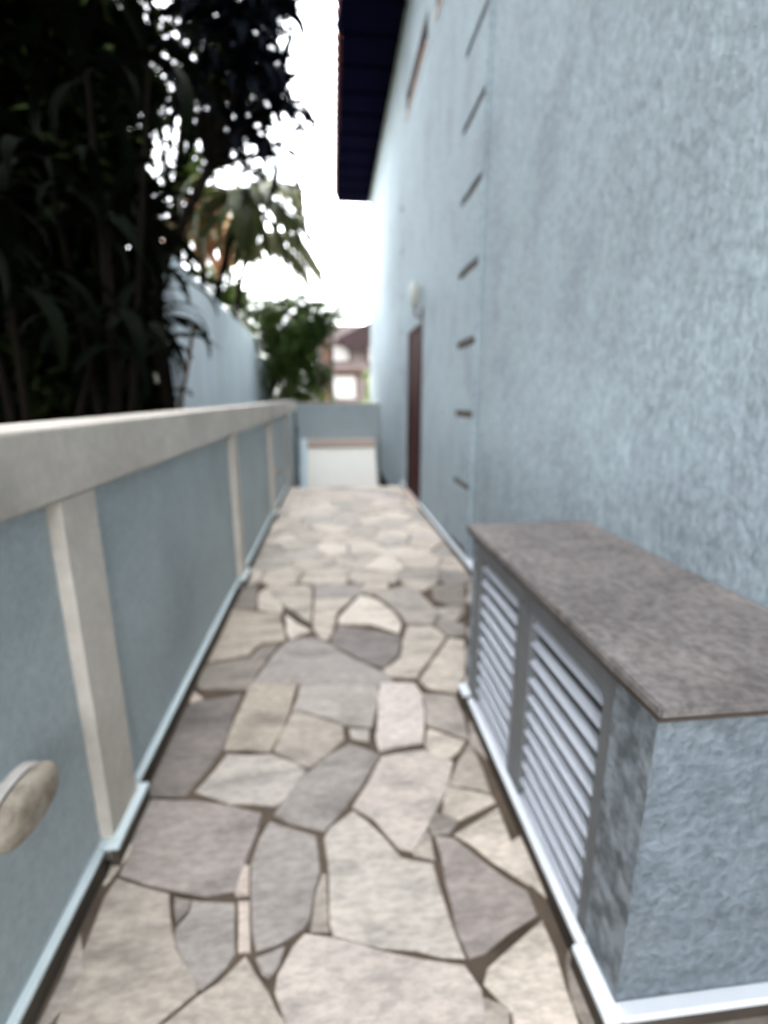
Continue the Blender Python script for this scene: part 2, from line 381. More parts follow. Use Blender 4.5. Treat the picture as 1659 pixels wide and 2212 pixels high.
("light",[(0.746,6.511),(0.665,6.431),(0.674,6.355),(0.923,6.195),(1.02,6.241),(1.02,6.473)]),
("white",[(-0.451,6.083),(-0.439,6.249),(-0.66,6.285),(-0.66,5.922)]),
("gbrown",[(-0.514,-0.44),(-0.559,-0.396),(-0.66,-0.416),(-0.66,-0.6),(-0.487,-0.6)]),
("pinklight",[(1.02,6.907),(1.02,7.06),(0.874,7.06)]),
("gbrown",[(-0.002,0.282),(0.013,0.386),(-0.145,0.507),(-0.242,0.469),(-0.259,0.442),(-0.17,0.191)]),
("creamb",[(-0.043,3.868),(-0.074,3.88),(-0.348,3.8),(-0.36,3.654),(-0.239,3.521),(0.008,3.619)]),
("cream",[(0.688,0.885),(0.716,1.149),(0.581,1.175),(0.504,1.132),(0.477,1.079),(0.477,1.052),(0.59,0.876)]),
("creamb",[(0.443,3.275),(0.446,3.438),(0.181,3.565),(0.116,3.548),(0.079,3.305),(0.166,3.243),(0.41,3.219)]),
("gbrown",[(0.237,0.462),(0.189,0.492),(0.013,0.386),(-0.002,0.282),(0.122,0.184),(0.279,0.255)]),
("beige",[(0.879,2.769),(0.792,2.52),(1.02,2.465),(1.02,2.74)]),
("gbrown",[(0.907,-0.472),(0.851,-0.516),(0.851,-0.6),(1.02,-0.6),(1.02,-0.483)]),
("gbrown",[(0.769,0.548),(0.69,0.601),(0.498,0.555),(0.485,0.529),(0.552,0.315),(0.811,0.358)]),
("creamb",[(-0.128,4.288),(-0.148,4.352),(-0.338,4.404),(-0.541,4.265),(-0.444,4.066),(-0.207,4.133)]),
("grey",[(0.901,-0.055),(0.891,-0.158),(0.964,-0.241),(1.02,-0.242),(1.02,0.005)]),
("gbeige",[(0.707,1.456),(0.764,1.58),(0.543,1.701),(0.52,1.663),(0.493,1.551),(0.537,1.463),(0.564,1.433)]),
("gbrown",[(0.851,-0.516),(0.721,-0.442),(0.488,-0.551),(0.475,-0.6),(0.851,-0.6)]),
("grey",[(0.189,0.492),(0.237,0.462),(0.485,0.529),(0.497,0.553),(0.466,0.631),(0.45,0.646),(0.342,0.68),(0.299,0.689),(0.168,0.563)]),
("cream",[(0.56,5.669),(0.593,5.411),(0.768,5.39),(0.905,5.54),(0.814,5.778)]),
("white",[(0.593,5.411),(0.486,5.306),(0.581,5.082),(0.767,5.014),(0.885,5.226),(0.768,5.39)]),
("white",[(0.675,6.881),(0.78,6.711),(1.02,6.76),(1.02,6.907),(0.874,7.06),(0.756,7.06)]),
("beige",[(-0.544,-0.121),(-0.507,0.158),(-0.66,0.16),(-0.66,-0.106)]),
("pinklight",[(0.617,2.779),(0.632,2.661),(0.653,2.627),(0.707,2.59),(0.739,2.627),(0.771,2.704),(0.752,2.762),(0.716,2.77),(0.617,2.78)]),
("beige",[(-0.257,-0.434),(-0.514,-0.44),(-0.487,-0.6),(-0.228,-0.6)]),
("light",[(-0.485,3.951),(-0.348,3.8),(-0.074,3.88),(-0.207,4.133),(-0.444,4.066)]),
("cream",[(0.366,3.224),(0.213,3.238),(0.175,3.19),(0.153,3.115),(0.204,3.036),(0.27,3.048),(0.364,3.136)]),
("gbeige",[(-0.64,0.808),(-0.63,0.816),(-0.611,0.853),(-0.605,0.913),(-0.66,1.004),(-0.66,0.796)]),
("beige",[(0.371,0.025),(0.366,0.203),(0.279,0.255),(0.122,0.184),(0.096,0.03),(0.33,-0.03)]),
("creamb",[(0.338,4.822),(0.283,4.835),(0.188,4.794),(0.06,4.606),(0.301,4.331),(0.357,4.369),(0.461,4.709)]),
("creamb",[(-0.603,5.488),(-0.66,5.487),(-0.66,5.187),(-0.499,5.326)]),
("creamb",[(0.525,6.082),(0.3,6.207),(0.092,6.013),(0.399,5.828)]),
("gbrown",[(0.335,-0.126),(0.33,-0.03),(0.1,0.022),(0.042,-0.196),(0.236,-0.26)]),
("white",[(0.379,3.873),(0.452,4.041),(0.294,4.309),(0.113,4.199),(0.11,3.961)]),
("cream",[(-0.654,1.299),(-0.66,1.116),(-0.645,1.13),(-0.623,1.198),(-0.621,1.225)]),
("beige",[(0.838,0.338),(0.863,0.254),(1.02,0.2),(1.02,0.443)]),
("pinkwhite",[(0.017,5.499),(-0.27,5.552),(-0.39,5.299),(-0.347,5.25),(-0.055,5.253)]),
("cream",[(-0.239,3.521),(-0.36,3.654),(-0.561,3.579),(-0.551,3.332),(-0.418,3.28),(-0.378,3.281),(-0.294,3.3)]),
("white",[(0.381,3.867),(0.181,3.565),(0.446,3.438),(0.539,3.522),(0.496,3.779)]),
("creamb",[(-0.412,6.449),(-0.196,6.634),(-0.4,6.859),(-0.639,6.643)]),
("pinkwhite",[(0.544,6.09),(0.862,5.917),(0.923,6.195),(0.674,6.355)]),
("pinklight",[(0.104,6.847),(0.367,6.572),(0.498,6.843),(0.306,7.024)]),
("gbeige",[(0.914,3.128),(0.904,3.02),(1.02,3.001),(1.02,3.248)]),
("gbrown",[(-0.484,0.359),(-0.259,0.442),(-0.242,0.469),(-0.38,0.682),(-0.498,0.607),(-0.526,0.404)]),
("pinkwhite",[(-0.66,5.853),(-0.66,5.487),(-0.603,5.488),(-0.505,5.685)]),
("beige",[(0.964,-0.241),(0.907,-0.472),(1.02,-0.483),(1.02,-0.242)]),
("gbrown",[(0.871,0.844),(0.719,0.857),(0.69,0.601),(0.769,0.548),(0.95,0.649)]),
("gbrown",[(0.178,-0.466),(0.026,-0.481),(-0.017,-0.6),(0.245,-0.6)]),
("beige",[(0.617,-0.213),(0.605,-0.002),(0.371,0.025),(0.33,-0.03),(0.335,-0.126),(0.552,-0.233)]),
("white",[(-0.66,5.048),(-0.66,4.735),(-0.59,4.723),(-0.468,4.943)]),
("creamb",[(0.734,3.251),(0.464,3.273),(0.473,3.173),(0.521,3.092),(0.596,3.054),(0.732,3.209),(0.74,3.238)]),
("white",[(-0.541,4.265),(-0.338,4.404),(-0.415,4.593),(-0.533,4.621),(-0.66,4.426),(-0.66,4.317)]),
("creamb",[(0.913,1.86),(1.02,1.748),(1.02,1.963)]),
("cream",[(0.99,4.164),(0.703,4.29),(0.623,4.099),(0.82,3.91)]),
("beige",[(-0.498,0.607),(-0.409,0.663),(-0.436,0.783),(-0.447,0.792),(-0.531,0.814),(-0.615,0.791),(-0.649,0.764),(-0.66,0.746),(-0.66,0.685)])]

# ------------------------------------------------------------------ materials
PAINT = (0.47, 0.57, 0.62)
M_wall = mat('blue_grey_render', (0.345, 0.415, 0.445), (0.305, 0.365, 0.395), scale=9, lo=0.38, hi=0.62, rough=0.95, bump=0.7, bscale=32, bdetail=3.0,
             stretch=(1, 1, 0.55), c3=(0.26, 0.305, 0.335), s3=3.0, lo3=0.5, hi3=0.75, speck=0.24, sscale=52, bdist=0.02)
M_panel = mat('teal_grey_paint', (0.40, 0.455, 0.465), (0.355, 0.405, 0.415), scale=2.5, rough=0.75, bump=0.15, bscale=30,
              c3=(0.30, 0.34, 0.35), s3=1.3, speck=0.12, sscale=50)
M_cream = mat('cream_masonry_paint', (0.60, 0.55, 0.485), (0.52, 0.47, 0.41), scale=4, rough=0.8, bump=0.2, bscale=40,
              c3=(0.33, 0.30, 0.26), s3=2.2, lo3=0.5, hi3=0.8, speck=0.08, sscale=28)
M_skirt = mat('dark_skirting_stone', (0.045, 0.034, 0.026), (0.075, 0.06, 0.045), scale=8, rough=0.8, bump=0.2)
M_cap = mat('pale_blue_edge_paint', (0.58, 0.66, 0.67), (0.64, 0.72, 0.73), scale=6, rough=0.6)
M_capw = mat('white_edge_paint', (0.80, 0.83, 0.86), (0.72, 0.75, 0.78), scale=6, rough=0.55)
M_slotback = mat('dark_slot_back', (0.10, 0.08, 0.062), (0.14, 0.115, 0.09), scale=8, rough=0.9)
M_brown = mat('dark_brown_timber', (0.045, 0.02, 0.012), (0.07, 0.03, 0.018), scale=6, stretch=(1, 1, 0.1), rough=0.7, spec=0.05)
M_door = mat('mahogany_door', (0.026, 0.0016, 0.0008), (0.038, 0.0026, 0.001), scale=5, stretch=(1, 3, 0.2), rough=0.6, spec=0.05)
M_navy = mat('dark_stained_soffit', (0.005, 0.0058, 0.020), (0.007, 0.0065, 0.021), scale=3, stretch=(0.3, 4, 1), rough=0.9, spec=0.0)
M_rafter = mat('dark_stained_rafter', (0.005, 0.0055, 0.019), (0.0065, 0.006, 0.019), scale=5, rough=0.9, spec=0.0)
M_tile = mat('clay_roof_tile', (0.20, 0.075, 0.045), (0.13, 0.06, 0.04), scale=7, rough=0.9)
M_slab = mat('weathered_concrete_top', (0.20, 0.18, 0.17), (0.135, 0.12, 0.114), scale=7, rough=0.9, bump=0.25, bscale=70,
             c3=(0.27, 0.235, 0.215), s3=3, lo3=0.5, hi3=0.75, speck=0.35, sscale=40)
M_slabedge = mat('dark_slab_edge', (0.05, 0.036, 0.026), (0.08, 0.06, 0.045), scale=7, rough=0.9)
M_rough = mat('stained_grey_render', (0.205, 0.24, 0.265), (0.15, 0.175, 0.195), scale=9, rough=0.95, bump=0.9, bscale=26, speck=0.24, sscale=52, bdetail=3.0,
              c3=(0.19, 0.215, 0.23), s3=4, lo3=0.5, hi3=0.75, bdist=0.03)
M_stain = mat('peeling_stained_render', (0.135, 0.15, 0.16), (0.31, 0.345, 0.37), scale=22, detail=4, lo=0.38, hi=0.60, rough=0.95, bump=0.7,
              bscale=26, bdist=0.03)
M_frame = mat('grey_painted_frame', (0.145, 0.15, 0.155), (0.185, 0.19, 0.195), scale=8, rough=0.55)
M_slat = mat('pale_louvre_paint', (0.58, 0.61, 0.66), (0.52, 0.55, 0.60), scale=8, rough=0.45)
M_dark = mat('dark_void', (0.02, 0.02, 0.022), (0.03, 0.03, 0.03), scale=4, rough=0.9)
M_inner = mat('grey_inner_board', (0.10, 0.105, 0.11), (0.13, 0.13, 0.135), scale=4, rough=0.9)
M_grout = mat('brown_mortar', (0.12, 0.09, 0.064), (0.075, 0.056, 0.04), scale=9, rough=0.95, bump=0.4, bscale=50,
              c3=(0.04, 0.028, 0.018), s3=3.5, lo3=0.55, hi3=0.7)
M_soil = mat('dark_garden_soil', (0.022, 0.016, 0.011), (0.04, 0.032, 0.02), scale=3, rough=1.0, bump=0.5, bscale=9)
M_white = mat('white_masonry_paint', (0.95, 0.91, 0.83), (0.93, 0.89, 0.81), scale=4, rough=0.6)
M_bluewhite = mat('pale_blue_jamb_paint', (0.62, 0.74, 0.78), (0.58, 0.70, 0.75), scale=4, rough=0.6)
M_pinklid = mat('faded_pink_slab', (0.66, 0.50, 0.42), (0.58, 0.46, 0.39), scale=9, rough=0.85)
M_lampcap = mat('chalky_lamp_cap', (0.62, 0.58, 0.54), (0.52, 0.48, 0.44), scale=30, rough=0.7)
M_lampbody = mat('aged_beige_lamp_body', (0.36, 0.31, 0.245), (0.17, 0.135, 0.10), scale=26, rough=0.6, lo=0.4, hi=0.68)
M_lampdark = mat('dark_lamp_rim', (0.035, 0.026, 0.018), (0.05, 0.035, 0.022), scale=12, rough=0.6)
M_glass = mat('dusky_window_glass', (0.03, 0.035, 0.04), (0.045, 0.05, 0.055), scale=3, rough=0.12, spec=0.6)
M_opal = mat('opal_lamp_glass', (0.36, 0.385, 0.35), (0.34, 0.36, 0.33), scale=4, rough=0.3)
M_garden = mat('pale_garden_wall_paint', (0.56, 0.64, 0.68), (0.50, 0.575, 0.61), scale=3, rough=0.9, bump=0.2, bscale=20,
               c3=(0.44, 0.47, 0.49), s3=1.1, stretch=(1, 1, 0.5))
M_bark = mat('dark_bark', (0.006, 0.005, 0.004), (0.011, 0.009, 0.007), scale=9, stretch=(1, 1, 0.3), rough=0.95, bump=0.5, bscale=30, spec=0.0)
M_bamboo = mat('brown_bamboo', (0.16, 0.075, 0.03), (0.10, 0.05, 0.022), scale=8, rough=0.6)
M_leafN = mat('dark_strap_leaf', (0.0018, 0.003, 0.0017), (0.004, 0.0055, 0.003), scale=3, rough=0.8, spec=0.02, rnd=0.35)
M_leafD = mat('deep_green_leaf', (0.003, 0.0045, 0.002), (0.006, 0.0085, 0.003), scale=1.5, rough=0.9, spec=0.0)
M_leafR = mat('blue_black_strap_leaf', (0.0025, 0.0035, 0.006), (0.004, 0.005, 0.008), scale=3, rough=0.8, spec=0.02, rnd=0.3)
M_leafM = mat('mid_green_leaf', (0.030, 0.052, 0.012), (0.065, 0.10, 0.018), scale=0.9, rough=0.6, trans=0.15, spec=0.2)
M_leafA = mat('backlit_dark_leaf', (0.006, 0.009, 0.004), (0.018, 0.026, 0.006), scale=0.9, rough=0.8, spec=0.02, trans=0.1)
M_leafL = mat('sunlit_toned_leaf', (0.10, 0.17, 0.02), (0.16, 0.25, 0.03), scale=2, rough=0.5, trans=0.35)  # leaf green brightened in the colour itself to look sunlit
M_leafP = mat('olive_palm_leaflet', (0.16, 0.165, 0.07), (0.22, 0.21, 0.11), scale=2, rough=0.6, trans=0.2)
M_leafB = mat('olive_green_palm_blade', (0.04, 0.056, 0.014), (0.075, 0.09, 0.026), scale=2, rough=0.5, trans=0.1, rnd=0.3)
M_leafO = mat('dry_orange_frond', (0.42, 0.20, 0.10), (0.32, 0.16, 0.08), scale=4, rough=0.8, trans=0.3)
M_leafY = mat('dry_straw_frond', (0.50, 0.43, 0.27), (0.40, 0.33, 0.19), scale=4, rough=0.8, trans=0.3)
M_fence = mat('wall_shade_board', (0.02, 0.014, 0.010), (0.03, 0.02, 0.013), scale=5, stretch=(3, 1, 0.2), rough=0.85)
M_farwall = mat('pinkish_house_paint', (0.13, 0.105, 0.10), (0.10, 0.08, 0.078), scale=2, rough=0.85)
M_farwood = mat('red_brown_window_timber', (0.085, 0.04, 0.025), (0.06, 0.03, 0.02), scale=4, rough=0.6)
M_curtain = mat('white_curtain', (0.50, 0.49, 0.47), (0.36, 0.35, 0.34), scale=14, stretch=(1, 1, 0.02), rough=0.8)
M_farroof = mat('dark_maroon_roof', (0.018, 0.006, 0.007), (0.012, 0.005, 0.006), scale=4, rough=0.8)

# ------------------------------------------------------------------ ground and the flagstone floor
g = mesh('ground', [(-400, -300, -0.95), (400, -300, -0.95), (400, 500, -0.95), (-400, 500, -0.95)], [(0, 1, 2, 3)], M_soil)
structure(g)
gb = box('garden_bed', -60, -0.87, -30, 10.8, -1.2, -0.02, M_soil)
structure(gb)
floor = box('floor', -0.70, 1.06, -3.2, 7.05, -1.0, -0.009, M_grout)
structure(floor)
floor2 = box('lower_yard', -0.86, 1.014, 7.95, 10.8, -1.0, -0.75, M_grout)
structure(floor2)
terrace = box('far_garden', -60, 60, 10.81, 140, -1.2, -0.35, M_soil)
structure(terrace)
for i in range(3):
    structure(box('step', -0.68, 1.014, 7.051 + 0.3 * i, 7.349 + 0.3 * i, -1.0, -0.19 - 0.19 * i, M_grout))

SC = dict(
    beige=((0.385, 0.325, 0.250), (0.30, 0.255, 0.20)), grey=((0.285, 0.255, 0.245), (0.225, 0.20, 0.195)),
    dgrey=((0.17, 0.145, 0.13), (0.13, 0.11, 0.10)), pink=((0.60, 0.45, 0.36), (0.52, 0.39, 0.32)),
    pgrey=((0.28, 0.225, 0.215), (0.22, 0.18, 0.17)), light=((0.50, 0.455, 0.385), (0.40, 0.37, 0.32)),
    pinklight=((0.58, 0.485, 0.42), (0.44, 0.375, 0.335)), cream=((0.63, 0.53, 0.41), (0.54, 0.455, 0.355)),
    lgrey=((0.42, 0.385, 0.335), (0.33, 0.30, 0.27)), dark=((0.105, 0.080, 0.080), (0.075, 0.058, 0.058)),
    tan=((0.45, 0.36, 0.245), (0.38, 0.30, 0.21)), pinkwhite=((0.66, 0.565, 0.52), (0.57, 0.49, 0.45)),
    gbeige=((0.36, 0.31, 0.26), (0.28, 0.24, 0.205)), gbrown=((0.21, 0.165, 0.125), (0.16, 0.125, 0.10)),
    creamb=((0.54, 0.465, 0.36), (0.45, 0.39, 0.31)), white=((0.74, 0.645, 0.52), (0.68, 0.59, 0.475)),
    vdark=((0.155, 0.125, 0.135), (0.12, 0.10, 0.105)))
_mean = (0.60, 0.525, 0.455)
def tone(c, k=0.24):
    g = 0.3 * c[0] + 0.6 * c[1] + 0.1 * c[2]
    c = tuple(g * w_ * 0.45 + v * 0.55 for v, w_ in zip(c, (1.12, 1.0, 0.86)))
    return tuple(c[i] * (1 - k) + _mean[i] * k for i in range(3))
SM = {}
for k, (a, b) in SC.items():
    SM[k] = mat('flagstone_' + k, tone(a), tone(b), scale=5.5, detail=7, lo=0.38, hi=0.62, rough=0.72, bump=0.45, bscale=40, speck=0.24, sscale=26,
                stretch=(1.0, 2.6, 1), c3=tuple(v * 0.55 for v in tone(b)), s3=4.0, lo3=0.48, hi3=0.76, rnd=0.06, bdist=0.006)

def inset_poly(p, d):
    n = len(p)
    out = []
    cx = sum(q[0] for q in p) / n
    cy = sum(q[1] for q in p) / n
    for i in range(n):
        a, b, c = p[i - 1], p[i], p[(i + 1) % n]
        e1 = Vector((b[0] - a[0], b[1] - a[1]))
        e2 = Vector((c[0] - b[0], c[1] - b[1]))
        if e1.length < 1e-6 or e2.length < 1e-6:
            out.append(b)
            continue
        n1 = Vector((-e1.y, e1.x)).normalized()
        n2 = Vector((-e2.y, e2.x)).normalized()
        m_ = n1 + n2
        if m_.length < 0.3:
            m_ = n1
        m_.normalize()
        k = min(d / max(m_.dot(n1), 0.45), d * 2)
        dc = math.hypot(b[0] - cx, b[1] - cy)
        k = min(k, dc * 0.4)
        out.append((b[0] + m_.x * k, b[1] + m_.y * k))
    return out

def flagstone(colname, p):
    rr = random.Random(int((p[0][0] * 1000 + p[0][1] * 777)) & 0xffff)
    # wobble long edges a little so the outlines look hand-broken
    q = []
    for i in range(len(p)):
        a, b = p[i], p[(i + 1) % len(p)]
        q.append(a)
        L = math.hypot(b[0] - a[0], b[1] - a[1])
        if L > 0.12:
            nx, ny = -(b[1] - a[1]) / L, (b[0] - a[0]) / L
            w = rr.uniform(-0.007, 0.007)
            q.append(((a[0] + b[0]) / 2 + nx * w, (a[1] + b[1]) / 2 + ny * w))
    far = 1.0 + max(0.0, min(1.0, (p[0][1] - 2.8) / 1.5)) * 1.6      # joints are wider towards the far end
    o = inset_poly(q, 0.0022 * far)
    t = inset_poly(q, 0.0022 * far + 0.004)
    n = len(q)
    h = rr.uniform(-0.0015, 0.0015)
    sx, sy = rr.uniform(-.003, .003), rr.uniform(-.003, .003)
    cx = sum(v[0] for v in t) / n
    cy = sum(v[1] for v in t) / n
    vs = [(v[0] - cx, v[1] - cy, -0.02) for v in o] + [(v[0] - cx, v[1] - cy, -0.0035 + h) for v in o] + \
         [(v[0] - cx, v[1] - cy, h + (v[0] - cx) * sx + (v[1] - cy) * sy) for v in t]
    fs = []
    for i in range(n):
        j = (i + 1) % n
        fs += [(i, j, n + j, n + i), (n + i, n + j, 2 * n + j, 2 * n + i)]
    fs.append(tuple(range(2 * n, 3 * n)))
    me = bpy.data.meshes.new('flagstone')
    me.from_pydata(vs, [], fs)
    me.materials.append(SM[colname])
    ob = bpy.data.objects.new('flagstone', me)
    ob.location = (cx, cy, 0)
    COL.objects.link(ob)
    ob.parent = floor
    return ob

for c_, p_ in STONES:
    flagstone(c_, p_)

# ------------------------------------------------------------------ a wall face with real openings
def wall_x(name, x, y0, y1, z0, z1, holes, m, parent, sign=1, skin=None):
    """wall face in the plane x, room behind it towards +x*sign; holes = (y0,y1,z0,z1,depth)"""
    ys = sorted(set([y0, y1] + [v for h in holes for v in h[:2]]))
    zs = sorted(set([z0, z1] + [v for h in holes for v in h[2:4]]))
    vs, fs, idx = [], [], {}
    def v(a, b, c):
        k = (round(a, 5), round(b, 5), round(c, 5))
        if k not in idx:
            idx[k] = len(vs)
            vs.append(k)
        return idx[k]
    for i in range(len(ys) - 1):
        for j in range(len(zs) - 1):
            cy, cz = (ys[i] + ys[i + 1]) / 2, (zs[j] + zs[j + 1]) / 2
            if any(h[0] < cy < h[1] and h[2] < cz < h[3] for h in holes):
                continue
            fs.append((v(x, ys[i + 1], zs[j]), v(x, ys[i], zs[j]), v(x, ys[i], zs[j + 1]), v(x, ys[i + 1], zs[j + 1])))
    for (a, b, c, d, dep) in holes:
        X = x + dep * sign
        fs.append((v(x, a, c), v(x, b, c), v(X, b, c), v(X, a, c)))
        fs.append((v(x, a, d), v(X, a, d), v(X, b, d), v(x, b, d)))
        fs.append((v(x, a, c), v(X, a, c), v(X, a, d), v(x, a, d)))
        fs.append((v(x, b, c), v(x, b, d), v(X, b, d), v(X, b, c)))
        fs.append((v(X, b, c), v(X, a, c), v(X, a, d), v(X, b, d)))
    return mesh(name, vs, fs, m, parent)

# ------------------------------------------------------------------ the house on the right
XR = 1.016
house = thing('house', 'tall blue-grey rendered house wall with dark eave along the right side', 'house', (XR, 5.0, 0))
SLOT_Z = [0.09, 0.612, 1.168, 1.692, 2.210, 2.722, 3.200, 3.668]
holes = [(3.505, 4.05, z - 0.029, z + 0.029, 0.024) for z in SLOT_Z]
holes += [(7.17, 7.36, z - 0.022, z + 0.022, 0.024) for z in (0.09, 0.61, 1.13, 1.66, 2.21, 2.68, 3.25, 3.78)]
holes += [(5.565, 6.59, 0.045, 2.115, 0.045)]
holes += [(5.58, 6.95, 4.70, 4.95, 0.05), (3.85, 5.15, 4.62, 4.87, 0.05)]
holes += [(7.12, 7.135, 0.0, 6.0, 0.012)]
wall_x('wall', XR, 3.495, 13.0, -0.3, 6.0, holes, M_wall, house)
XN2 = XR + 0.030        # the nearer half of the wall stands a little further back
wall_x('wall', XN2, -3.2, 3.495, -0.3, 6.0, [], M_wall, house)
mesh('wall_corner', [(XR, 3.495, -0.3), (XN2, 3.495, -0.3), (XN2, 3.495, 6.0), (XR, 3.495, 6.0)], [(0, 1, 2, 3)], M_wall, house)
box('end_wall', XR + 0.002, 7.0, 12.75, 12.99, -0.3, 6.0, M_wall, house)
box('far_side_wall', 6.8, 7.0, -3.2, 12.74, -0.3, 6.0, M_wall, house)
box('near_gable_wall', XR + 0.002, 6.79, -3.2, -3.0, -0.3, 6.0, M_wall, house)
for z in SLOT_Z:
    box('vent_slot', XR + 0.018, XR + 0.023, 3.51, 4.045, z - 0.028, z + 0.028, M_slotback, house)
for z in (0.09, 0.61, 1.13, 1.66, 2.21, 2.68, 3.25, 3.78):
    box('vent_slot', XR + 0.018, XR + 0.023, 7.175, 7.355, z - 0.021, z + 0.021, M_slotback, house)
# door set back in its reveal
bm = bmesh.new()
add_box(bm, XR - 0.006, XR + 0.044, 5.567, 5.62, 0.047, 2.113)
add_box(bm, XR - 0.006, XR + 0.044, 6.535, 6.588, 0.047, 2.113)
add_box(bm, XR - 0.005, XR + 0.042, 5.621, 6.534, 2.06, 2.112)
df = from_bm('door_frame', bm, M_door, house)
dl = box('door', XR + 0.010, XR + 0.043, 5.622, 6.533, 0.05, 2.058, M_door, house)
for (a, b, c, d) in ((5.72, 6.43, 0.25, 0.95), (5.72, 6.43, 1.08, 1.90)):
    box('door_panel', XR + 0.004, XR + 0.0095, a, b, c, d, M_door, dl, 0.003, 1)
tube('handle', [(XR + 0.02, 5.70, 1.02), (XR - 0.02, 5.70, 1.02), (XR - 0.02, 5.80, 1.02)], 0.009, M_brown, dl)
box('threshold', XR - 0.035, XR + 0.04, 5.56, 6.6, -0.005, 0.043, M_pinklid, house, 0.004)
# high windows
for (a, b, c, d) in ((5.58, 6.95, 4.70, 4.95), (3.85, 5.15, 4.62, 4.87)):
    w = bmesh.new()
    X0, X1 = XR - 0.004, XR + 0.048
    add_box(w, X0, X1, a + .002, b - .002, c + .002, c + .04)
    add_box(w, X0, X1, a + .002, b - .002, d - .04, d - .002)
    k = 3
    for i in range(k + 1):
        yy = a + .002 + (b - a - .044) * i / k
        add_box(w, X0 + .001, X1 - .001, yy, yy + .04, c + .041, d - .041)
    wf = from_bm('window', w, M_brown, house)
    box('pane', X0 + .02, X0 + .026, a + .03, b - .03, c + .03, d - .03, M_glass, wf)
    box('sill', XR - 0.014, XR - 0.005, a - .02, b + .02, c - .035, c - .002, M_pinklid, wf)
# skirting along the house wall, painted top edge
for a, b in ((-3.2, 0.66), (1.86, 3.49), (3.496, 5.50), (6.62, 7.04)):
    sk = box('skirting', XR - 0.022, XR + (0.029 if b < 3.495 else -0.001), a, b, -0.008, 0.05, M_skirt, house)
    box('skirting_edge', XR - 0.025, XR + (0.0295 if b < 3.495 else -0.0005), a, b, 0.0505, 0.066, M_capw, sk, 0.003, 1)
# eave
XF = 0.225
ev = box('soffit', XF + 0.02, XR + 0.029, -3.2, 13.35, 5.965, 5.985, M_navy, house)
yy = -2.9
while yy < 13.3:
    box('rafter', XF + 0.022, XR - 0.002, yy, yy + 0.06, 5.925, 5.963, M_rafter, house)
    yy += 0.62
box('fascia', XF - 0.008, XF + 0.019, -3.2, 7.48, 5.90, 6.10, M_navy, house)
box('fascia', XF - 0.022, XF + 0.0, 7.484, 10.2, 5.90, 6.10, M_navy, house)
box('fascia', XF - 0.008, XF + 0.019, 10.42, 13.37, 5.90, 6.10, M_navy, house)
box('gutter_bracket', XF - 0.06, XF - 0.023, 7.50, 7.60, 5.93, 6.06, M_rafter, house)
# tiled roof above the eave: rows of tiles in one sheet of real rolls
bm = bmesh.new()
for r_ in range(14):
    xa = XF - 0.05 + r_ * 0.32
    za = 6.11 + r_ * 0.32 * 0.42
    for side in range(0, 74):
        ya = -3.3 + side * 0.228
        tube_bm(bm, [(xa, ya, za + .03), (xa + 0.34, ya, za + 0.34 * 0.42 + .01)], [0.075, 0.065], 6, False)
rf = from_bm('roof_tile_rows', bm, M_tile, house)
rf['kind'] = 'stuff'
mesh('roof_deck', [(XF + .02, -3.3, 6.105), (4.6, -3.3, 7.9), (4.6, 13.4, 7.9), (XF + .02, 13.4, 6.105), (8.3, -3.3, 6.2), (8.3, 13.4, 6.2)],
     [(0, 1, 2, 3), (1, 4, 5, 2)], M_navy, house)

# wall lamp above the door, a pale glass shade over a brown bracket
wl = thing('wall_lamp', 'small wall lamp with pale glass shade above the dark red door', 'lamp', (XR, 5.6, 2.2))
box('backplate', XR - 0.012, XR - 0.001, 5.56, 5.65, 2.12, 2.26, M_brown, wl, 0.003, 1)
tube('arm', [(XR - 0.012, 5.605, 2.17), (XR - 0.06, 5.605, 2.15), (XR - 0.085, 5.605, 2.20), (XR - 0.085, 5.605, 2.25)], 0.012, M_brown, wl)
bm = bmesh.new()
tube_bm(bm, [(XR - 0.085, 5.605, 2.251), (XR - 0.085, 5.605, 2.275), (XR - 0.085, 5.605, 2.34), (XR - 0.085, 5.605, 2.43), (XR - 0.085, 5.605, 2.49), (XR - 0.085, 5.605, 2.51)],
        [0.03, 0.042, 0.058, 0.066, 0.05, 0.015], 14)
from_bm('lamp_shade', bm, M_opal, wl, True)

# ------------------------------------------------------------------ low boundary wall on the left
bw = thing('boundary_wall', 'low boundary wall of teal panels, cream posts and thick cream coping', 'wall', (-0.72, 3.0, 0))
XP_, XN = -0.655, -0.690
PIL = [(-1.05, -0.87), (1.20, 1.375), (3.255, 3.42), (5.20, 5.36)]
PIL.append((7.14, 7.30))
ends = [-3.0] + [v for p in PIL for v in p] + [8.9]
for i in range(0, len(ends), 2):
    box('panel', -0.80, XN, ends[i] + (0.0 if i else 0), ends[i + 1], -0.99 if i >= len(ends) - 4 else -0.012, 1.0565, M_panel, bw)
for a, b in PIL:
    box('post', -0.83, XP_, a + .001, b - .001, -0.012, 1.0565, M_cream, bw, 0.004)
box('coping', -0.85, XP_ + 0.004, -3.0, 8.91, 1.057, 1.231, M_cream, bw, 0.008)
xe = -0.668
for i in range(0, len(ends) - 2, 2):
    a, b = ends[i], min(ends[i + 1], 7.04)
    sk = box('skirting', XN + 0.0008, xe, a + .032, b - .032, -0.008, 0.052, M_skirt, bw)
    box('skirting_edge', XN + 0.0004, xe + 0.003, a + .031, b - .031, 0.0525, 0.068, M_cap, sk, 0.003, 1)
for a, b in PIL[:-1]:
    sk = box('skirting', XP_ + 0.0008, XP_ + 0.022, a - .03, b + .03, -0.008, 0.052, M_skirt, bw)
    box('skirting_edge', XP_ - 0.0345, XP_ + 0.025, a - .0305, b + .0305, 0.0525, 0.069, M_cap, sk, 0.003, 1)

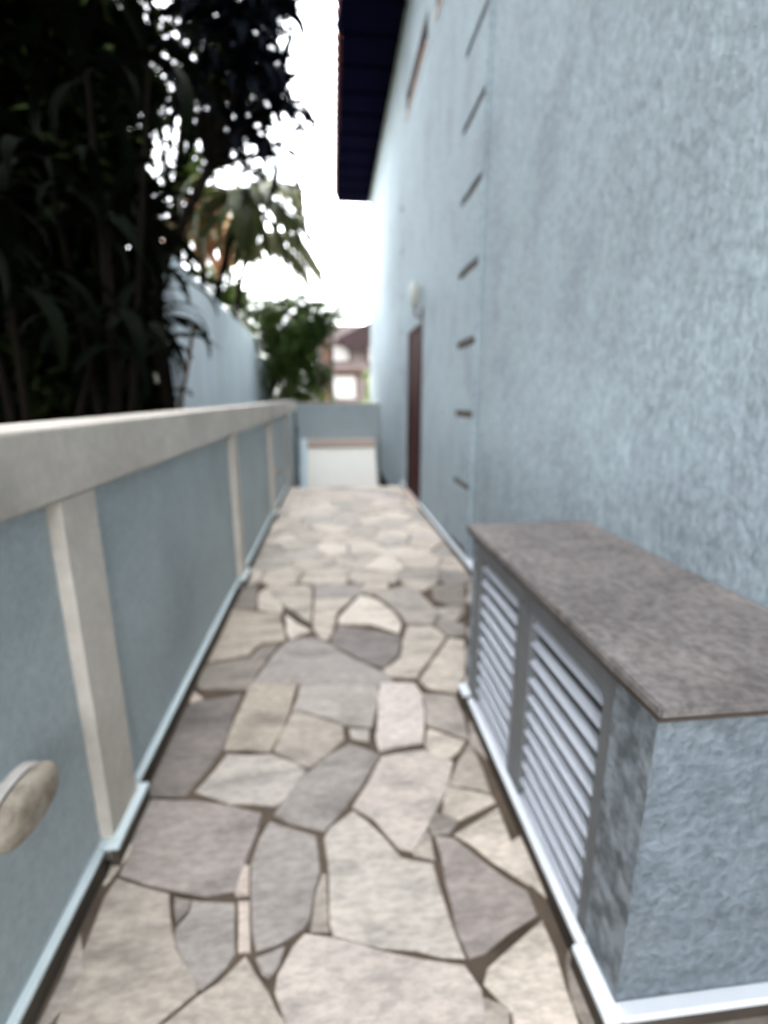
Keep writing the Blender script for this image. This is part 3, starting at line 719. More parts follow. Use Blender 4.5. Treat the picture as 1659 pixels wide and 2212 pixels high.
def oval(name, cy, cz, ry, rz, rings, m, parent, n=28, e=0.8):
    bm = bmesh.new()
    rr = []
    for (x, s) in rings:
        ring = []
        for k in range(n):
            a = 2 * math.pi * k / n
            c, d = math.cos(a), math.sin(a)
            ring.append(bm.verts.new((x, cy + math.copysign(abs(c) ** e, c) * ry * s, cz + math.copysign(abs(d) ** e, d) * rz * s)))
        rr.append(ring)
    for i in range(len(rr) - 1):
        for k in range(n):
            bm.faces.new((rr[i][k], rr[i][(k + 1) % n], rr[i + 1][(k + 1) % n], rr[i + 1][k]))
    bm.faces.new(rr[-1])
    return from_bm(name, bm, m, parent, True)

def bulkhead(cy, cz, ry, rz, xw, dep, label):
    t = thing('bulkhead_light', label, 'wall light', (xw, cy, cz), 'bulkhead lights on the low wall')
    oval('base_ring', cy, cz, ry, rz, [(xw - .001, 1.0), (xw + dep * .30, 1.0), (xw + dep * .36, 0.97), (xw + dep * .37, 0.7)], M_lampcap, t)
    oval('gasket', cy, cz, ry, rz, [(xw + dep * .37, 0.90), (xw + dep * .50, 0.90), (xw + dep * .51, 0.6)], M_lampdark, t)
    oval('lamp_body', cy, cz, ry, rz, [(xw + dep * .50, 0.99), (xw + dep * .66, 1.0), (xw + dep * .80, 0.94), (xw + dep * .92, 0.82), (xw + dep, 0.62), (xw + dep * 1.02, 0.3)], M_lampbody, t)
    return t
bulkhead(0.90, 0.480, 0.098, 0.055, XN, 0.066, 'large beige bulkhead light on the nearest teal panel by the photo edge')
bulkhead(5.39, 0.486, 0.045, 0.038, XP_, 0.05, 'tiny far bulkhead light at a distant cream post of the low wall')

# ------------------------------------------------------------------ end wall and the white box
END_TOP, CX0, CX1, CT = 1.175, -0.69, 0.905, 0.405
ew = thing('end_wall', 'low teal wall closing the far end of the passage', 'wall', (0.2, 10.68, -0.75))
box('panel', -0.78, XR - 0.001, 10.60, 10.75, -0.76, END_TOP - 0.03, M_panel, ew)
box('coping', -0.80, XR - 0.002, 10.585, 10.765, END_TOP - 0.0295, END_TOP, M_cream, ew, 0.004)
ub = thing('white_cupboard', 'low white cupboard with front tilted to gather sky light and pinkish lid before the far end wall', 'cupboard', (0.15, 10.45, -0.75))
def slope_y(z):  # backward lean made up so the white front gathers more sky light
    return 9.66 + (z + 0.75) * 0.66
def sloped(name, x0, x1, z0, z1, t, m, back=None):
    vs = [(x0, slope_y(z0) - t, z0), (x1, slope_y(z0) - t, z0), (x1, slope_y(z1) - t, z1), (x0, slope_y(z1) - t, z1)]
    yb0, yb1 = (back, back) if back else (slope_y(z0) - .001, slope_y(z1) - .001)
    vs += [(x0, yb0, z0), (x1, yb0, z0), (x1, yb1, z1), (x0, yb1, z1)]
    return mesh(name, vs, [(0, 1, 2, 3), (5, 4, 7, 6), (4, 0, 3, 7), (1, 5, 6, 2), (3, 2, 6, 7), (4, 5, 1, 0)], m, ub)
sloped('body', CX0 + .14, CX1 - .01, -0.75, CT - .155, 0.0, M_white, 10.598)
sloped('side_cheek', CX0, CX0 + .135, -0.75, CT, 0.03, M_bluewhite, 10.599)
xm = (CX0 + CX1) / 2
sloped('door', CX0 + .17, xm + .05, -0.72, CT - .20, 0.018, M_white)
sloped('door', xm + .065, CX1 - .04, -0.72, CT - .20, 0.018, M_white)
box('lid', CX0 + .14, CX1, 10.28, 10.599, CT - 0.154, CT - 0.005, M_pinklid, ub, 0.01)
cr = thing('creeper', 'small dark creeper hanging at the far end of the low wall', 'plant', (-0.76, 9.3, -0.02))

# ------------------------------------------------------------------ louvred masonry cupboard on the right
XB = 0.560
cb = thing('louvred_cupboard', 'low masonry cupboard with grey louvred shutters under a stained concrete top', 'cupboard', (0.78, 1.25, 0))
wall_x('front_wall', XB, 0.687, 1.828, 0.0, 0.768, [(0.815, 1.80, 0.02, 0.750, 0.09)], M_stain, cb)
mesh('near_end_wall', [(XB, 0.687, 0), (XR + .029, 0.687, 0), (XR + .029, 0.687, 0.768), (XB, 0.687, 0.768)], [(0, 1, 2, 3)], M_rough, cb)
mesh('far_end_wall', [(XB, 1.828, 0), (XR + .029, 1.828, 0), (XR + .029, 1.828, 0.768), (XB, 1.828, 0.768)], [(3, 2, 1, 0)], M_rough, cb)
bm = bmesh.new()
add_box(bm, 0.532, XR + .0285, 0.649, 1.845, 0.7735, 0.797)
bmesh.ops.bevel(bm, geom=list(bm.edges), offset=0.004, segments=2, affect='EDGES')
from_bm('top_slab', bm, M_slab, cb)
box('slab_edge', 0.531, XR + .028, 0.648, 1.846, 0.7685, 0.7732, M_slabedge, cb)  # thin dark strip along the underside of the top slab
def shutter(ya, yb, ia, ib):
    bm = bmesh.new()
    x0, x1 = XB + 0.004, XB + 0.034
    add_box(bm, x0, x1, ya, ia, 0.022, 0.748)
    add_box(bm, x0, x1, ib, yb, 0.022, 0.748)
    add_box(bm, x0 + .001, x1 - .001, ia + .0005, ib - .0005, 0.682, 0.747)
    add_box(bm, x0 + .001, x1 - .001, ia + .0005, ib - .0005, 0.0225, 0.042)
    s = from_bm('shutter', bm, M_frame, cb)
    n = 11
    for k in range(n):
        zc = 0.058 + 0.0595 * k
        w, t_, an = 0.0255, 0.0045, R(34)
        dx, dz = math.cos(an) * w / 2, math.sin(an) * w / 2
        nx, nz = math.sin(an) * t_ / 2, math.cos(an) * t_ / 2
        xc = XB + 0.019
        # outer edge low, inner edge high
        sec = [(xc - dx - nx, zc - dz + nz), (xc - dx + nx, zc - dz - nz), (xc + dx + nx, zc + dz - nz), (xc + dx - nx, zc + dz + nz)]
        vs = [(px, ia + .001, pz) for px, pz in sec] + [(px, ib - .001, pz) for px, pz in sec]
        mesh('slat', vs, [(0, 1, 2, 3), (7, 6, 5, 4), (0, 4, 5, 1), (1, 5, 6, 2), (2, 6, 7, 3), (3, 7, 4, 0)], M_slat, s)
    return s
shutter(0.817, 1.293, 0.856, 1.242)
shutter(1.295, 1.798, 1.345, 1.728)
box('inner_back', XB + 0.075, XB + 0.088, 0.818, 1.797, 0.022, 0.748, M_inner, cb)
# small catch on the centre stile
box('catch', XB - 0.006, XB + 0.0035, 1.275, 1.305, 0.66, 0.70, M_frame, cb, 0.002, 1)
def ledge(x0, x1, y0, y1):
    s = box('skirting', x0, x1, y0, y1, -0.008, 0.052, M_skirt, cb)
    box('skirting_edge', x0 - .003, x1, y0 - .0, y1, 0.0525, 0.069, M_capw, s, 0.003, 1)
ledge(XB - 0.022, XB - 0.001, 0.80, 1.735)
ledge(XB - 0.036, XB - 0.001, 0.655, 0.799)
ledge(XB - 0.034, XB - 0.001, 1.765, 1.845)
s = box('skirting', XB - 0.0005, XR - 0.026, 0.665, 0.686, -0.008, 0.052, M_skirt, cb)
box('skirting_edge', XB - 0.0005, XR - 0.026, 0.655, 0.686, 0.0525, 0.069, M_capw, s, 0.003, 1)

# ------------------------------------------------------------------ garden beyond the low wall
def wedge(name, x0, x1, y0, y1, z0, za, zb, m, parent):
    bm = bmesh.new()
    vs = add_box(bm, x0, x1, y0, y1, z0, za)
    for i in (6, 7):
        vs[i].co.z = zb
    return from_bm(name, bm, m, parent)
gw = thing('garden_wall', 'tall pale blue garden wall with sloping top beyond the low wall', 'wall', (-1.7, 8.5, -0.3))
wedge('wall_face', -1.78, -1.6, 5.56, 11.62, -0.3, 2.715, 2.48, M_garden, gw)
box('return_wall', -1.75, -1.33, 11.63, 11.8, -0.3, 2.1, M_garden, gw)
fn = thing('stand_in_fence', 'made-up dark fence boards standing in for the shaded end of the pale garden wall', 'fence', (-2.3, 5.5, 0.3))  # made-up boards, dark in place of the shade on the wall end
for k in range(9):
    h = 2.64 - 0.02 * (k % 3)
    box('board', -1.835 - 0.15 * k, -1.695 - 0.15 * k, 5.48, 5.505, 0.2, h, M_fence, fn, 0.003, 1)
box('rail', -3.05, -1.695, 5.506, 5.545, 2.2, 2.28, M_fence, fn)
box('rail', -3.05, -1.695, 5.506, 5.545, 0.8, 0.88, M_fence, fn)
st = thing('bamboo_stake', 'thin brown bamboo stake leaning before the pale garden wall', 'stake', (-1.52, 5.0, 0.3))
tube('cane', [(-1.60, 5.02, 0.34), (-1.49, 5.0, 1.175), (-1.36, 5.0, 1.65), (-1.287, 5.0, 1.965)], [0.021, 0.019, 0.018, 0.016], M_bamboo, st)
tube('tie', [(-1.37, 4.99, 1.84), (-1.34, 4.975, 1.88), (-1.30, 4.985, 1.88), (-1.26, 5.0, 1.93)], 0.012, M_leafB, st)

# ------------------------------------------------------------------ foliage builders
def strap_mesh(name, L, W, up, droop, m, seg=7, tipw=0.15, fold=0.25):
    """leaf starting at the origin, running out along +X, arching down"""
    pts = []
    a = up
    x = z = 0.0
    for i in range(seg + 1):
        pts.append((x, z, a))
        s_ = L / seg
        x += math.cos(a) * s_
        z += math.sin(a) * s_
        a -= droop / seg * (0.5 + i / seg)
    vs, fs = [], []
    for i, (px, pz, an) in enumerate(pts):
        t = i / seg
        w = W * (0.35 + 0.65 * min(1, t * 3.2)) * (1 if t < 0.55 else 1 - (1 - tipw) * ((t - 0.55) / 0.45) ** 1.4) * 0.5
        f = w * fold
        vs += [(px - math.sin(an) * f, -w, pz + math.cos(an) * f), (px, 0, pz), (px - math.sin(an) * f, w, pz + math.cos(an) * f)]
    for i in range(seg):
        b = i * 3
        fs += [(b, b + 1, b + 4, b + 3), (b + 1, b + 2, b + 5, b + 4)]
    me = bpy.data.meshes.new(name)
    me.from_pydata(vs, [], fs)
    me.materials.append(m)
    me.polygons.foreach_set('use_smooth', [True] * len(me.polygons))
    return me

def place_leaf(me, loc, az, tilt, roll, sc, parent):
    o = bpy.data.objects.new('leaf', me)
    COL.objects.link(o)
    o.parent = parent
    pw = Vector(parent.location) if parent.type == 'EMPTY' else Vector((0, 0, 0))
    o.location = Vector(loc) - pw
    o.rotation_mode = 'XYZ'
    o.rotation_euler = (roll, tilt, az)
    o.scale = (sc, sc, sc)
    return o

def rosette(meshes, c, n, parent, az0=0.0, az1=2 * math.pi, tmin=-0.9, tmax=0.6, smin=0.8, smax=1.15, rad=0.03):
    for i in range(n):
        az = az0 + (az1 - az0) * ((i + random.random() * 0.8) / n)
        tl = random.uniform(tmin, tmax)
        p = (c[0] + math.cos(az) * rad, c[1] + math.sin(az) * rad, c[2] + random.uniform(-0.08, 0.08))
        place_leaf(random.choice(meshes), p, az, tl, random.uniform(-0.4, 0.4), random.uniform(smin, smax), parent)

def leaf_cloud(name, blobs, n, size, m, parent, flat=0.5, kind='stuff', aspect=0.45, seed=1, shell=0.35, droop=0.0):
    """many separate folded leaves through the volume of a few ellipsoids"""
    r = random.Random(seed)
    tot = sum(b[3] * b[4] * b[5] for b in blobs)
    vs, fs = [], []
    for (cx, cy, cz, rx, ry, rz) in blobs:
        # clumps inside the blob give light and dark, and gaps
        k = max(4, int(n * rx * ry * rz / tot))
        clumps = []
        for _ in range(max(5, k // 26)):
            while True:
                d = Vector((r.uniform(-1, 1), r.uniform(-1, 1), r.uniform(-1, 1)))
                if shell < d.length < 1:
                    break
            clumps.append(d)
        for _ in range(k):
            c0 = r.choice(clumps)
            d = c0 + Vector((r.gauss(0, .16), r.gauss(0, .16), r.gauss(0, .16)))
            p = Vector((cx + d.x * rx, cy + d.y * ry, cz + d.z * rz))
            L = size * r.uniform(0.6, 1.25)
            w = L * aspect
            ax = Vector((r.gauss(0, 1), r.gauss(0, 1), r.gauss(0, flat) - droop)).normalized()
            up = Vector((r.gauss(0, .5), r.gauss(0, .5), 1)).normalized()
            sd_ = ax.cross(up)
            if sd_.length < 1e-3:
                continue
            sd_.normalize()
            nn = sd_.cross(ax).normalized()
            b = len(vs)
            mid = p + ax * L * .5 + nn * L * .05
            vs += [p, mid + sd_ * w * .5 - nn * L * .06, p + ax * L - nn * L * .12, mid - sd_ * w * .5 - nn * L * .06, mid]
            fs += [(b, b + 1, b + 4), (b + 1, b + 2, b + 4), (b + 2, b + 3, b + 4), (b + 3, b, b + 4)]
    o = mesh(name, vs, fs, m, parent)
    if kind:
        o['kind'] = kind
    return o

# --- overhanging dracaena, dark against the sky
strapR = [strap_mesh('leaf', 0.74, 0.085, 0.9, 2.9, M_leafR), strap_mesh('leaf', 0.66, 0.075, 0.5, 2.5, M_leafR),
          strap_mesh('leaf', 0.82, 0.08, 1.15, 3.4, M_leafR), strap_mesh('leaf', 0.6, 0.09, 0.1, 1.8, M_leafR)]
dr = thing('dracaena_tree', 'tall dark dracaena with drooping strap leaves leaning over the passage against the sky', 'tree', (-1.95, 6.15, 0.3))
tube('trunk', [(-1.95, 6.15, 0.3), (-1.95, 6.1, 1.6), (-1.75, 6.1, 2.9), (-1.25, 6.05, 3.7)], [0.09, 0.075, 0.06, 0.05], M_bark, dr)
HUBS = [(-0.80, 6.0, 4.50, 50), (-0.50, 6.0, 4.25, 36), (-0.66, 6.0, 5.06, 50), (-0.36, 6.0, 5.28, 30), (-0.95, 6.0, 5.0, 40), (-0.92, 6.1, 4.05, 36), (-0.75, 6.0, 5.5, 30),
        (-0.50, 5.9, 3.78, 12), (-1.25, 6.2, 5.2, 34), (-1.3, 6.2, 4.4, 30)]
for (hx, hy, hz, n_) in HUBS:
    tube('branch', [(-1.25, 6.05, 3.7), ((-1.25 + hx) / 2 - .05, 6.03, (3.7 + hz) / 2 + .05), (hx, hy, hz)], [0.04, 0.03, 0.022], M_bark, dr)
    rosette(strapR, (hx, hy, hz), n_, dr, smin=0.75, smax=1.1)

# --- near gingers with long arching leaves behind the low wall
strapN = [strap_mesh('leaf', 0.62, 0.085, 0.5, 2.2, M_leafN, tipw=0.25), strap_mesh('leaf', 0.55, 0.075, 0.2, 1.9, M_leafN, tipw=0.3),
          strap_mesh('leaf', 0.70, 0.09, 0.9, 2.8, M_leafN, tipw=0.2)]
def near_plant(name_label, base, hubs, group='strap-leaved plants behind the low wall'):
    t = thing('strap_leaf_plant', name_label, 'plant', base, group)
    for (hx, hy, hz, n_) in hubs:
        tube('stem', [base, ((base[0] + hx) / 2, (base[1] + hy) / 2 + .03, (base[2] + hz) / 2), (hx, hy, hz)], [0.03, 0.024, 0.014], M_bark, t, 6)
        rosette(strapN, (hx, hy, hz), n_, t, tmin=-0.6, tmax=0.9)
    return t
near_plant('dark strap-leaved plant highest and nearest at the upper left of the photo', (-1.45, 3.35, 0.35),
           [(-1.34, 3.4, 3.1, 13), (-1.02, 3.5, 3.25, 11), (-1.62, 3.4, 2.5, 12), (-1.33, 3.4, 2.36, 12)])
near_plant('dark strap-leaved plant in front of the stand-in fence boards with leaves touching the pale wall', (-1.35, 4.4, 0.35),
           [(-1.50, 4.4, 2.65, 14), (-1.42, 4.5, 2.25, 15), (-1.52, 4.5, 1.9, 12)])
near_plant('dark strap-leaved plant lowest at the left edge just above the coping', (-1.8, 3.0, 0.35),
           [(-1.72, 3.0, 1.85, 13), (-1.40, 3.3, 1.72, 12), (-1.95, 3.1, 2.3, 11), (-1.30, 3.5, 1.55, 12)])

# --- dense dark trees filling the left
tb = thing('dense_tree', 'dense black-green broadleaf tree filling the left side behind the strap plants', 'tree', (-3.2, 6.0, 0.3))
tube('trunk', [(-3.2, 6.0, 0.3), (-3.1, 6.0, 2.0), (-3.2, 6.1, 3.6)], [0.16, 0.13, 0.1], M_bark, tb)
for q in ((-2.5, 5.6, 5.0), (-3.9, 5.8, 5.2), (-3.2, 6.6, 6.0)):
    tube('limb', [(-3.2, 6.05, 3.4), ((-3.2 + q[0]) / 2, (6 + q[1]) / 2, 4.4), q], [0.09, 0.06, 0.03], M_bark, tb)
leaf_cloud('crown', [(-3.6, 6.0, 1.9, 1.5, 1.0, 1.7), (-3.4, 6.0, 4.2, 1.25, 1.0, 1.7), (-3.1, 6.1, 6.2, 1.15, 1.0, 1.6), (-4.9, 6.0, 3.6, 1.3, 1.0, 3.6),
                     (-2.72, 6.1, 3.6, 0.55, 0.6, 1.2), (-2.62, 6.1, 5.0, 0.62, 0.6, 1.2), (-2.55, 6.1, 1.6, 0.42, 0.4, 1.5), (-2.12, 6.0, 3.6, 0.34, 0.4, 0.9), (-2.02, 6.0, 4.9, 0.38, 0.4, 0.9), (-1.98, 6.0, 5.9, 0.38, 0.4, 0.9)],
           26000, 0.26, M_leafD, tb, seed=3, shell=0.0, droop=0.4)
tb2 = thing('dense_tree', 'dense dark shrub tree at the left edge between the strap plants and the big tree', 'tree', (-2.6, 4.4, 0.3))
tube('trunk', [(-2.6, 4.4, 0.3), (-2.5, 4.4, 1.5), (-2.6, 4.5, 3.0)], [0.1, 0.08, 0.05], M_bark, tb2)
leaf_cloud('crown', [(-2.75, 4.6, 1.6, 0.95, 0.6, 1.3), (-2.75, 4.6, 3.5, 0.85, 0.6, 1.4), (-2.35, 4.7, 4.6, 0.75, 0.5, 1.1), (-3.3, 4.6, 4.6, 0.9, 0.6, 1.2), (-1.95, 4.8, 1.25, 0.45, 0.35, 0.95), (-1.85, 4.9, 2.3, 0.4, 0.35, 0.9), (-2.0, 4.9, 3.4, 0.5, 0.4, 1.0)],
           14000, 0.20, M_leafD, tb2, seed=4, shell=0.0, droop=0.4)

sky_block_tree = thing('dense_tree', 'unseen dense dark tree added to keep sky light off the nearest walls', 'tree', (-3.4, 1.2, 0.3))  # added out of view, its crown holds sky light off the near wall
tube('trunk', [(-3.4, 1.2, 0.3), (-3.3, 1.2, 2.0), (-3.4, 1.3, 4.0)], [0.16, 0.13, 0.08], M_bark, sky_block_tree)
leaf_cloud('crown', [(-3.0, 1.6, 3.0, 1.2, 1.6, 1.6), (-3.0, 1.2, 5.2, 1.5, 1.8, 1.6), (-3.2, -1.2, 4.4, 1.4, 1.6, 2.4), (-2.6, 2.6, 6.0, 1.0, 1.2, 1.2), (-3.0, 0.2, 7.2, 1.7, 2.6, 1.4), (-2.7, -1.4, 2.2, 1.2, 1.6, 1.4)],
           18000, 0.30, M_leafD, sky_block_tree, seed=21, shell=0.0, droop=0.4)

# --- airy broadleaf tree with sky showing through
tg = thing('airy_tree', 'tall airy green tree with many sky gaps above the tall pale garden wall', 'tree', (-2.6, 8.6, -0.3))
tube('trunk', [(-2.6, 8.6, -0.3), (-2.5, 8.5, 2.2), (-2.2, 8.3, 4.2), (-1.9, 8.2, 5.8)], [0.13, 0.11, 0.08, 0.04], M_bark, tg)
for q in ((-1.4, 8.1, 5.2), (-2.6, 8.2, 6.3), (-1.2, 8.2, 6.6)):
    tube('limb', [(-2.25, 8.3, 4.0), ((-2.2 + q[0]) / 2, 8.2, (4.2 + q[2]) / 2), q], [0.05, 0.035, 0.015], M_bark, tg)
leaf_cloud('crown', [(-1.55, 8.1, 5.3, 0.75, 0.6, 0.95), (-1.8, 8.2, 6.35, 0.9, 0.6, 0.8), (-2.35, 8.2, 4.75, 0.65, 0.6, 1.3), (-1.25, 8.1, 4.55, 0.5, 0.4, 0.5),
                     (-1.0, 8.2, 6.2, 0.55, 0.5, 0.8), (-2.35, 8.2, 3.75, 0.4, 0.4, 0.5)],
           5600, 0.15, M_leafA, tg, seed=5, shell=0.0)
leaf_cloud('lit_leaves', [(-1.88, 7.9, 4.35, 0.16, 0.15, 0.25)], 70, 0.13, M_leafL, tg, seed=6, shell=0.0)

# --- palm with blades hanging like a fan
strapB = [strap_mesh('leaf', 1.55, 0.17, 0.35, 2.0, M_leafB, seg=8, tipw=0.05), strap_mesh('leaf', 1.35, 0.16, 0.15, 1.7, M_leafB, seg=8, tipw=0.05),
          strap_mesh('leaf', 1.7, 0.14, 0.6, 2.4, M_leafB, seg=8, tipw=0.05)]
pm = thing('fan_palm', 'palm with long olive blades hanging like a fan above the pale garden wall end', 'palm', (-1.92, 8.4, -0.3))
tube('trunk', [(-1.92, 8.4, -0.3), (-1.9, 8.35, 2.4), (-1.5, 8.2, 3.5), (-1.12, 8.0, 4.1)], [0.07, 0.06, 0.045, 0.03], M_bark, pm)
rosette(strapB, (-1.12, 8.0, 4.12), 40, pm, tmin=-0.1, tmax=0.9, smin=0.7, smax=1.05, rad=0.05)
rosette(strapB, (-1.22, 8.0, 4.1), 8, pm, az0=math.pi * .8, az1=math.pi * 1.2, tmin=0.5, tmax=1.0, smin=0.7, smax=0.9, rad=0.05)

def feather(name, pts, nl, L, W, m, parent, hang=1.0, seed=1):
    """a feather frond: one arching midrib with real leaflets, joined as one frond"""
    r = random.Random(seed)
    bm = bmesh.new()
    tube_bm(bm, pts, [0.016] * len(pts), 5)
    P_ = [Vector(p) for p in pts]
    for i in range(nl):
        t = (i + 0.5) / nl * (len(P_) - 1)
        k = min(int(t), len(P_) - 2)
        c = P_[k].lerp(P_[k + 1], t - k)
        d = (P_[k + 1] - P_[k]).normalized()
        for s_ in (-1, 1):
            side = d.cross(Vector((0, 0, 1)))
            side = side.normalized() * s_ if side.length > .01 else Vector((0, s_, 0))
            l = L * (0.55 + 0.45 * math.sin(math.pi * (i + 1) / (nl + 1))) * r.uniform(.85, 1.1)
            u = (side * 0.8 + d * 0.7 + Vector((0, 0, -0.2))).normalized()
            v1 = c + u * l * .45 + Vector((0, 0, -0.10 * hang * l))
            v2 = c + u * l * .75 + Vector((0, 0, -0.62 * hang * l))
            wv = d * W * .5
            vs = [bm.verts.new(x) for x in (c - wv * .4, c + wv * .4, v1 + wv, v2, v1 - wv)]
            bm.faces.new((vs[0], vs[1], vs[2], vs[4]))
            bm.faces.new((vs[4], vs[2], vs[3]))
    return from_bm(name, bm, m, parent)

pa = thing('feather_palm', 'pale olive feather palm arching to the right below the open sky', 'palm', (-1.95, 10.2, -0.3))
tube('trunk', [(-1.95, 10.2, -0.3), (-1.93, 10.1, 2.3), (-1.55, 9.9, 3.7)], [0.07, 0.06, 0.05], M_bark, pa)
for i, pts in enumerate([
        [(-1.55, 9.9, 3.7), (-1.15, 9.6, 4.15), (-0.7, 9.5, 4.12), (-0.35, 9.45, 3.85), (-0.12, 9.4, 3.45)],
        [(-1.55, 9.9, 3.7), (-1.2, 9.8, 4.05), (-0.85, 9.7, 4.0), (-0.5, 9.7, 3.7), (-0.35, 9.7, 3.4)],
        [(-1.55, 9.9, 3.7), (-1.9, 9.7, 4.3), (-2.3, 9.6, 4.3), (-2.7, 9.5, 3.9)],
        [(-1.55, 9.9, 3.7), (-1.6, 9.5, 4.4), (-1.8, 9.0, 4.5), (-2.0, 8.8, 4.2)],
        [(-1.55, 9.9, 3.7), (-1.35, 9.6, 4.6), (-1.0, 9.4, 4.9), (-0.6, 9.3, 4.8), (-0.4, 9.3, 4.4)]]):
    feather('frond', pts, 60, 0.58, 0.05, M_leafP, pa, 1.1, i)

pd = thing('dying_palm', 'palm with dry orange-brown hanging fronds behind the tall garden wall', 'palm', (-1.95, 9.2, -0.3))
tube('trunk', [(-2.3, 9.2, -0.3), (-2.2, 9.1, 2.5), (-1.95, 8.9, 4.3)], [0.07, 0.06, 0.05], M_bark, pd)
strapO = [strap_mesh('leaf', 1.0, 0.14, -0.1, 1.6, M_leafO, tipw=0.1), strap_mesh('leaf', 1.2, 0.13, 0.1, 1.8, M_leafO, tipw=0.1)]
strapY = [strap_mesh('leaf', 0.9, 0.12, 0.0, 1.2, M_leafY, tipw=0.1), strap_mesh('leaf', 0.75, 0.12, 0.1, 1.0, M_leafY, tipw=0.1)]
rosette(strapO, (-1.88, 8.85, 4.3), 26, pd, tmin=0.3, tmax=1.3, rad=0.08)
rosette(strapY, (-2.15, 8.6, 3.85), 20, pd, tmin=-0.2, tmax=0.6, rad=0.08)

# --- bush behind the end wall, and a shrub whose light leaf colour stands for sunlight
bs = thing('dark_bush', 'tall dark green bush behind the far end of the passage', 'bush', (-0.9, 11.4, -0.3))
tube('trunk', [(-0.9, 11.4, -0.3), (-0.85, 11.4, 1.2), (-0.8, 11.4, 2.4)], [0.07, 0.05, 0.03], M_bark, bs)
leaf_cloud('crown', [(-0.86, 11.4, 1.5, 0.60, 0.5, 1.2), (-0.95, 11.4, 2.45, 0.68, 0.5, 0.62), (-0.55, 11.4, 2.75, 0.55, 0.45, 0.5), (-1.35, 11.4, 2.9, 0.42, 0.4, 0.45),
                     (-0.35, 11.4, 2.1, 0.32, 0.4, 0.7), (-0.15, 11.4, 3.0, 0.32, 0.35, 0.28), (-0.72, 11.4, 3.2, 0.5, 0.35, 0.3), (-1.75, 11.9, 3.0, 0.5, 0.3, 0.5), (-2.2, 11.9, 3.3, 0.5, 0.3, 0.5), (-2.6, 11.9, 3.75, 0.6, 0.3, 0.5)],
           11500, 0.17, M_leafM, bs, seed=9, shell=0.0)
br = thing('airy_bush', 'small loose tree crown touching the open sky right of the bush', 'tree', (0.1, 12.5, -0.3))
tube('trunk', [(0.1, 12.5, -0.3), (0.0, 12.5, 1.5), (0.05, 12.5, 3.0)], [0.05, 0.04, 0.02], M_bark, br)
leaf_cloud('crown', [(0.05, 12.5, 3.15, 0.48, 0.4, 0.38), (-0.35, 12.5, 3.45, 0.35, 0.3, 0.3), (0.3, 12.5, 3.3, 0.25, 0.3, 0.3)], 420, 0.16, M_leafM, br, seed=10, shell=0.0)
ls = thing('lime_shrub', 'small bright green shrub showing just above the teal end wall', 'shrub', (-0.45, 11.0, -0.35))
tube('stem', [(-0.45, 11.0, -0.35), (-0.45, 11.0, 1.0)], 0.03, M_bark, ls)
leaf_cloud('foliage', [(-0.62, 11.0, 1.22, 0.26, 0.2, 0.26), (-0.32, 11.0, 1.28, 0.26, 0.2, 0.34), (-0.05, 11.1, 1.05, 0.25, 0.2, 0.26)], 900, 0.085, M_leafL, ls, seed=12, shell=0.0)
hd = thing('far_hedge', 'long dark hedge behind the garden wall and bushes', 'hedge', (-7, 20, -0.35))
leaf_cloud('foliage', [(-3.2, 20, 2.0, 2.6, 0.8, 2.4), (-7.5, 20, 2.4, 3, 0.8, 2.8), (-12, 20, 2.4, 3, 0.8, 2.8)], 9000, 0.32, M_leafM, hd, seed=13, shell=0.0)

leaf_cloud('leaves', [(-0.80, 9.3, 0.95, 0.10, 0.12, 0.45), (-0.80, 9.3, 0.2, 0.08, 0.12, 0.5)], 420, 0.09, M_leafA, cr, seed=31, shell=0.0, droop=0.8)
tube('vine', [(-0.82, 9.3, -0.02), (-0.80, 9.32, 0.6), (-0.82, 9.3, 1.3)], 0.012, M_bark, cr, 6)

# ------------------------------------------------------------------ the house far behind
fh = thing('far_house', 'pinkish two-storey house with red-brown timber and white curtained windows far behind', 'house', (1.5, 30, -0.35))
Y = 30.0
WIN = [(0.0, 1.08, 3.34, 4.25), (0.02, 1.47, 1.15, 2.58), (2.2, 3.4, 1.2, 2.6), (2.2, 3.4, 3.3, 4.3)]
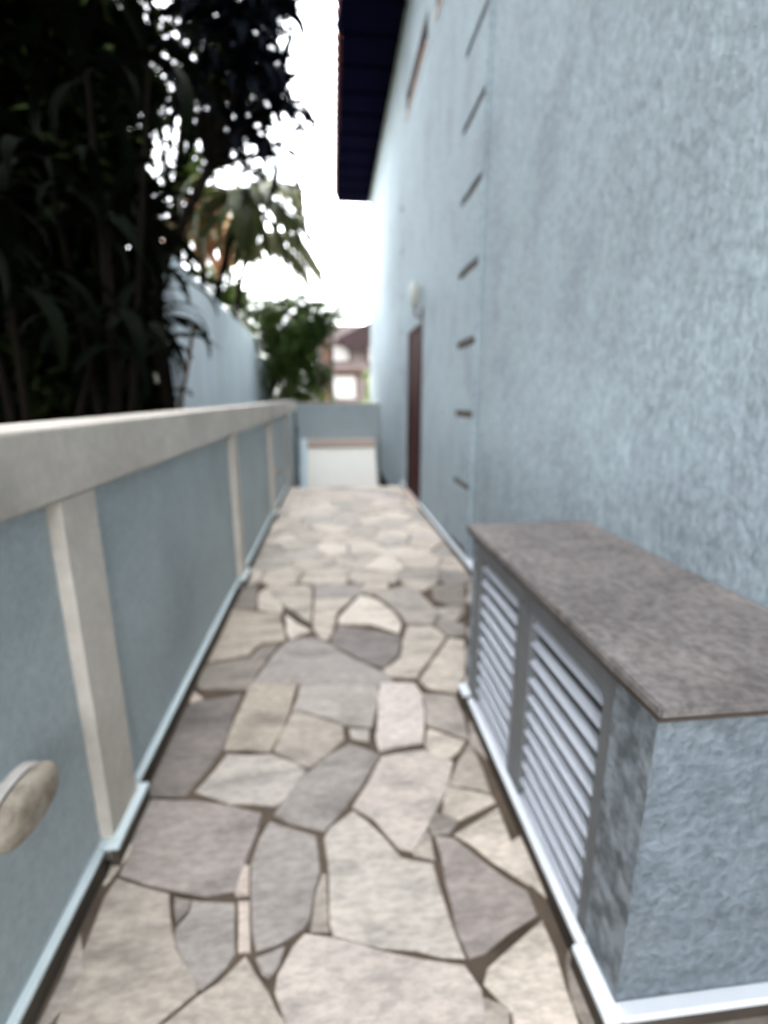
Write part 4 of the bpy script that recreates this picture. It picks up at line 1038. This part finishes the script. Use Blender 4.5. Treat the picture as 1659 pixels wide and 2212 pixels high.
# front wall cut round the windows
xs = sorted(set([-0.9, 6.0] + [v for w in WIN for v in w[:2]]))
zs = sorted(set([-0.35, 5.4] + [v for w in WIN for v in w[2:]]))
vs, fs = [], []
for i in range(len(xs) - 1):
    for j in range(len(zs) - 1):
        cx, cz = (xs[i] + xs[i + 1]) / 2, (zs[j] + zs[j + 1]) / 2
        if any(w[0] < cx < w[1] and w[2] < cz < w[3] for w in WIN):
            continue
        b = len(vs)
        vs += [(xs[i], Y, zs[j]), (xs[i + 1], Y, zs[j]), (xs[i + 1], Y, zs[j + 1]), (xs[i], Y, zs[j + 1])]
        fs.append((b, b + 1, b + 2, b + 3))
mesh('wall', vs, fs, M_farwall, fh)
box('inner_wall', -0.9, 6.0, Y + .4, Y + 6, -0.35, 5.4, M_farwall, fh)
for (a, b, c, d) in WIN:
    bm = bmesh.new()
    add_box(bm, a - .12, a + .02, Y - .06, Y + .08, c - .08, d + .1)
    add_box(bm, b - .02, b + .12, Y - .06, Y + .08, c - .08, d + .1)
    add_box(bm, a + .021, b - .021, Y - .058, Y + .078, d - .03, d + .1)
    add_box(bm, a + .021, b - .021, Y - .058, Y + .078, c - .08, c + .03)
    w = from_bm('window', bm, M_farwood, fh)
    for k in (1, 2, 3):
        xx = a + (b - a) * k / 4
        box('glazing_bar', xx - .015, xx + .015, Y - .03, Y + .0, c + .031, d - .031, M_curtain, w)
    box('curtain', a + .022, b - .022, Y + .06, Y + .07, c + .02, d - .02, M_curtain, w)
box('corner_post', -0.55, -0.13, Y - .14, Y - .061, 1.0, 4.6, M_farwood, fh)
box('floor_band', -0.9, 2.2, Y - .5, Y - .001, 2.86, 3.12, M_farwall, fh)
box('timber_beam', -0.9, 2.2, Y - .44, Y - .001, 2.68, 2.858, M_farwood, fh)
mesh('roof', [(0.35, Y - 1.6, 4.45), (2.9, Y - 1.6, 5.75), (2.9, Y - 1.6, 4.35), (1.1, Y - 1.6, 3.85), (0.35, Y + 5, 4.9), (2.9, Y + 5, 6.2), (2.9, Y + 5, 5.15), (1.1, Y + 5, 4.05)],
     [(0, 3, 2, 1), (0, 1, 5, 4), (3, 7, 6, 2), (0, 4, 7, 3), (1, 2, 6, 5), (4, 5, 6, 7)], M_farroof, fh)
mesh('rear_roof', [(-1.2, Y + 2, 4.9), (1.2, Y + 2, 5.0), (0.3, Y + 5, 5.75), (-0.6, Y + 5, 5.6)], [(0, 1, 2, 3)], M_farwall, fh)
fp = thing('dark_garden_shrub', 'small dark shrub against the far house wall by the passage corner', 'shrub', (1.15, 18, -0.35))
tube('stem', [(1.15, 18, -0.35), (1.2, 18, 0.9)], 0.03, M_bark, fp)
leaf_cloud('foliage', [(1.35, 18, 1.4, 0.32, 0.3, 0.75), (1.1, 18, 0.7, 0.4, 0.3, 0.5)], 500, 0.14, M_leafM, fp, seed=15, shell=0.0)
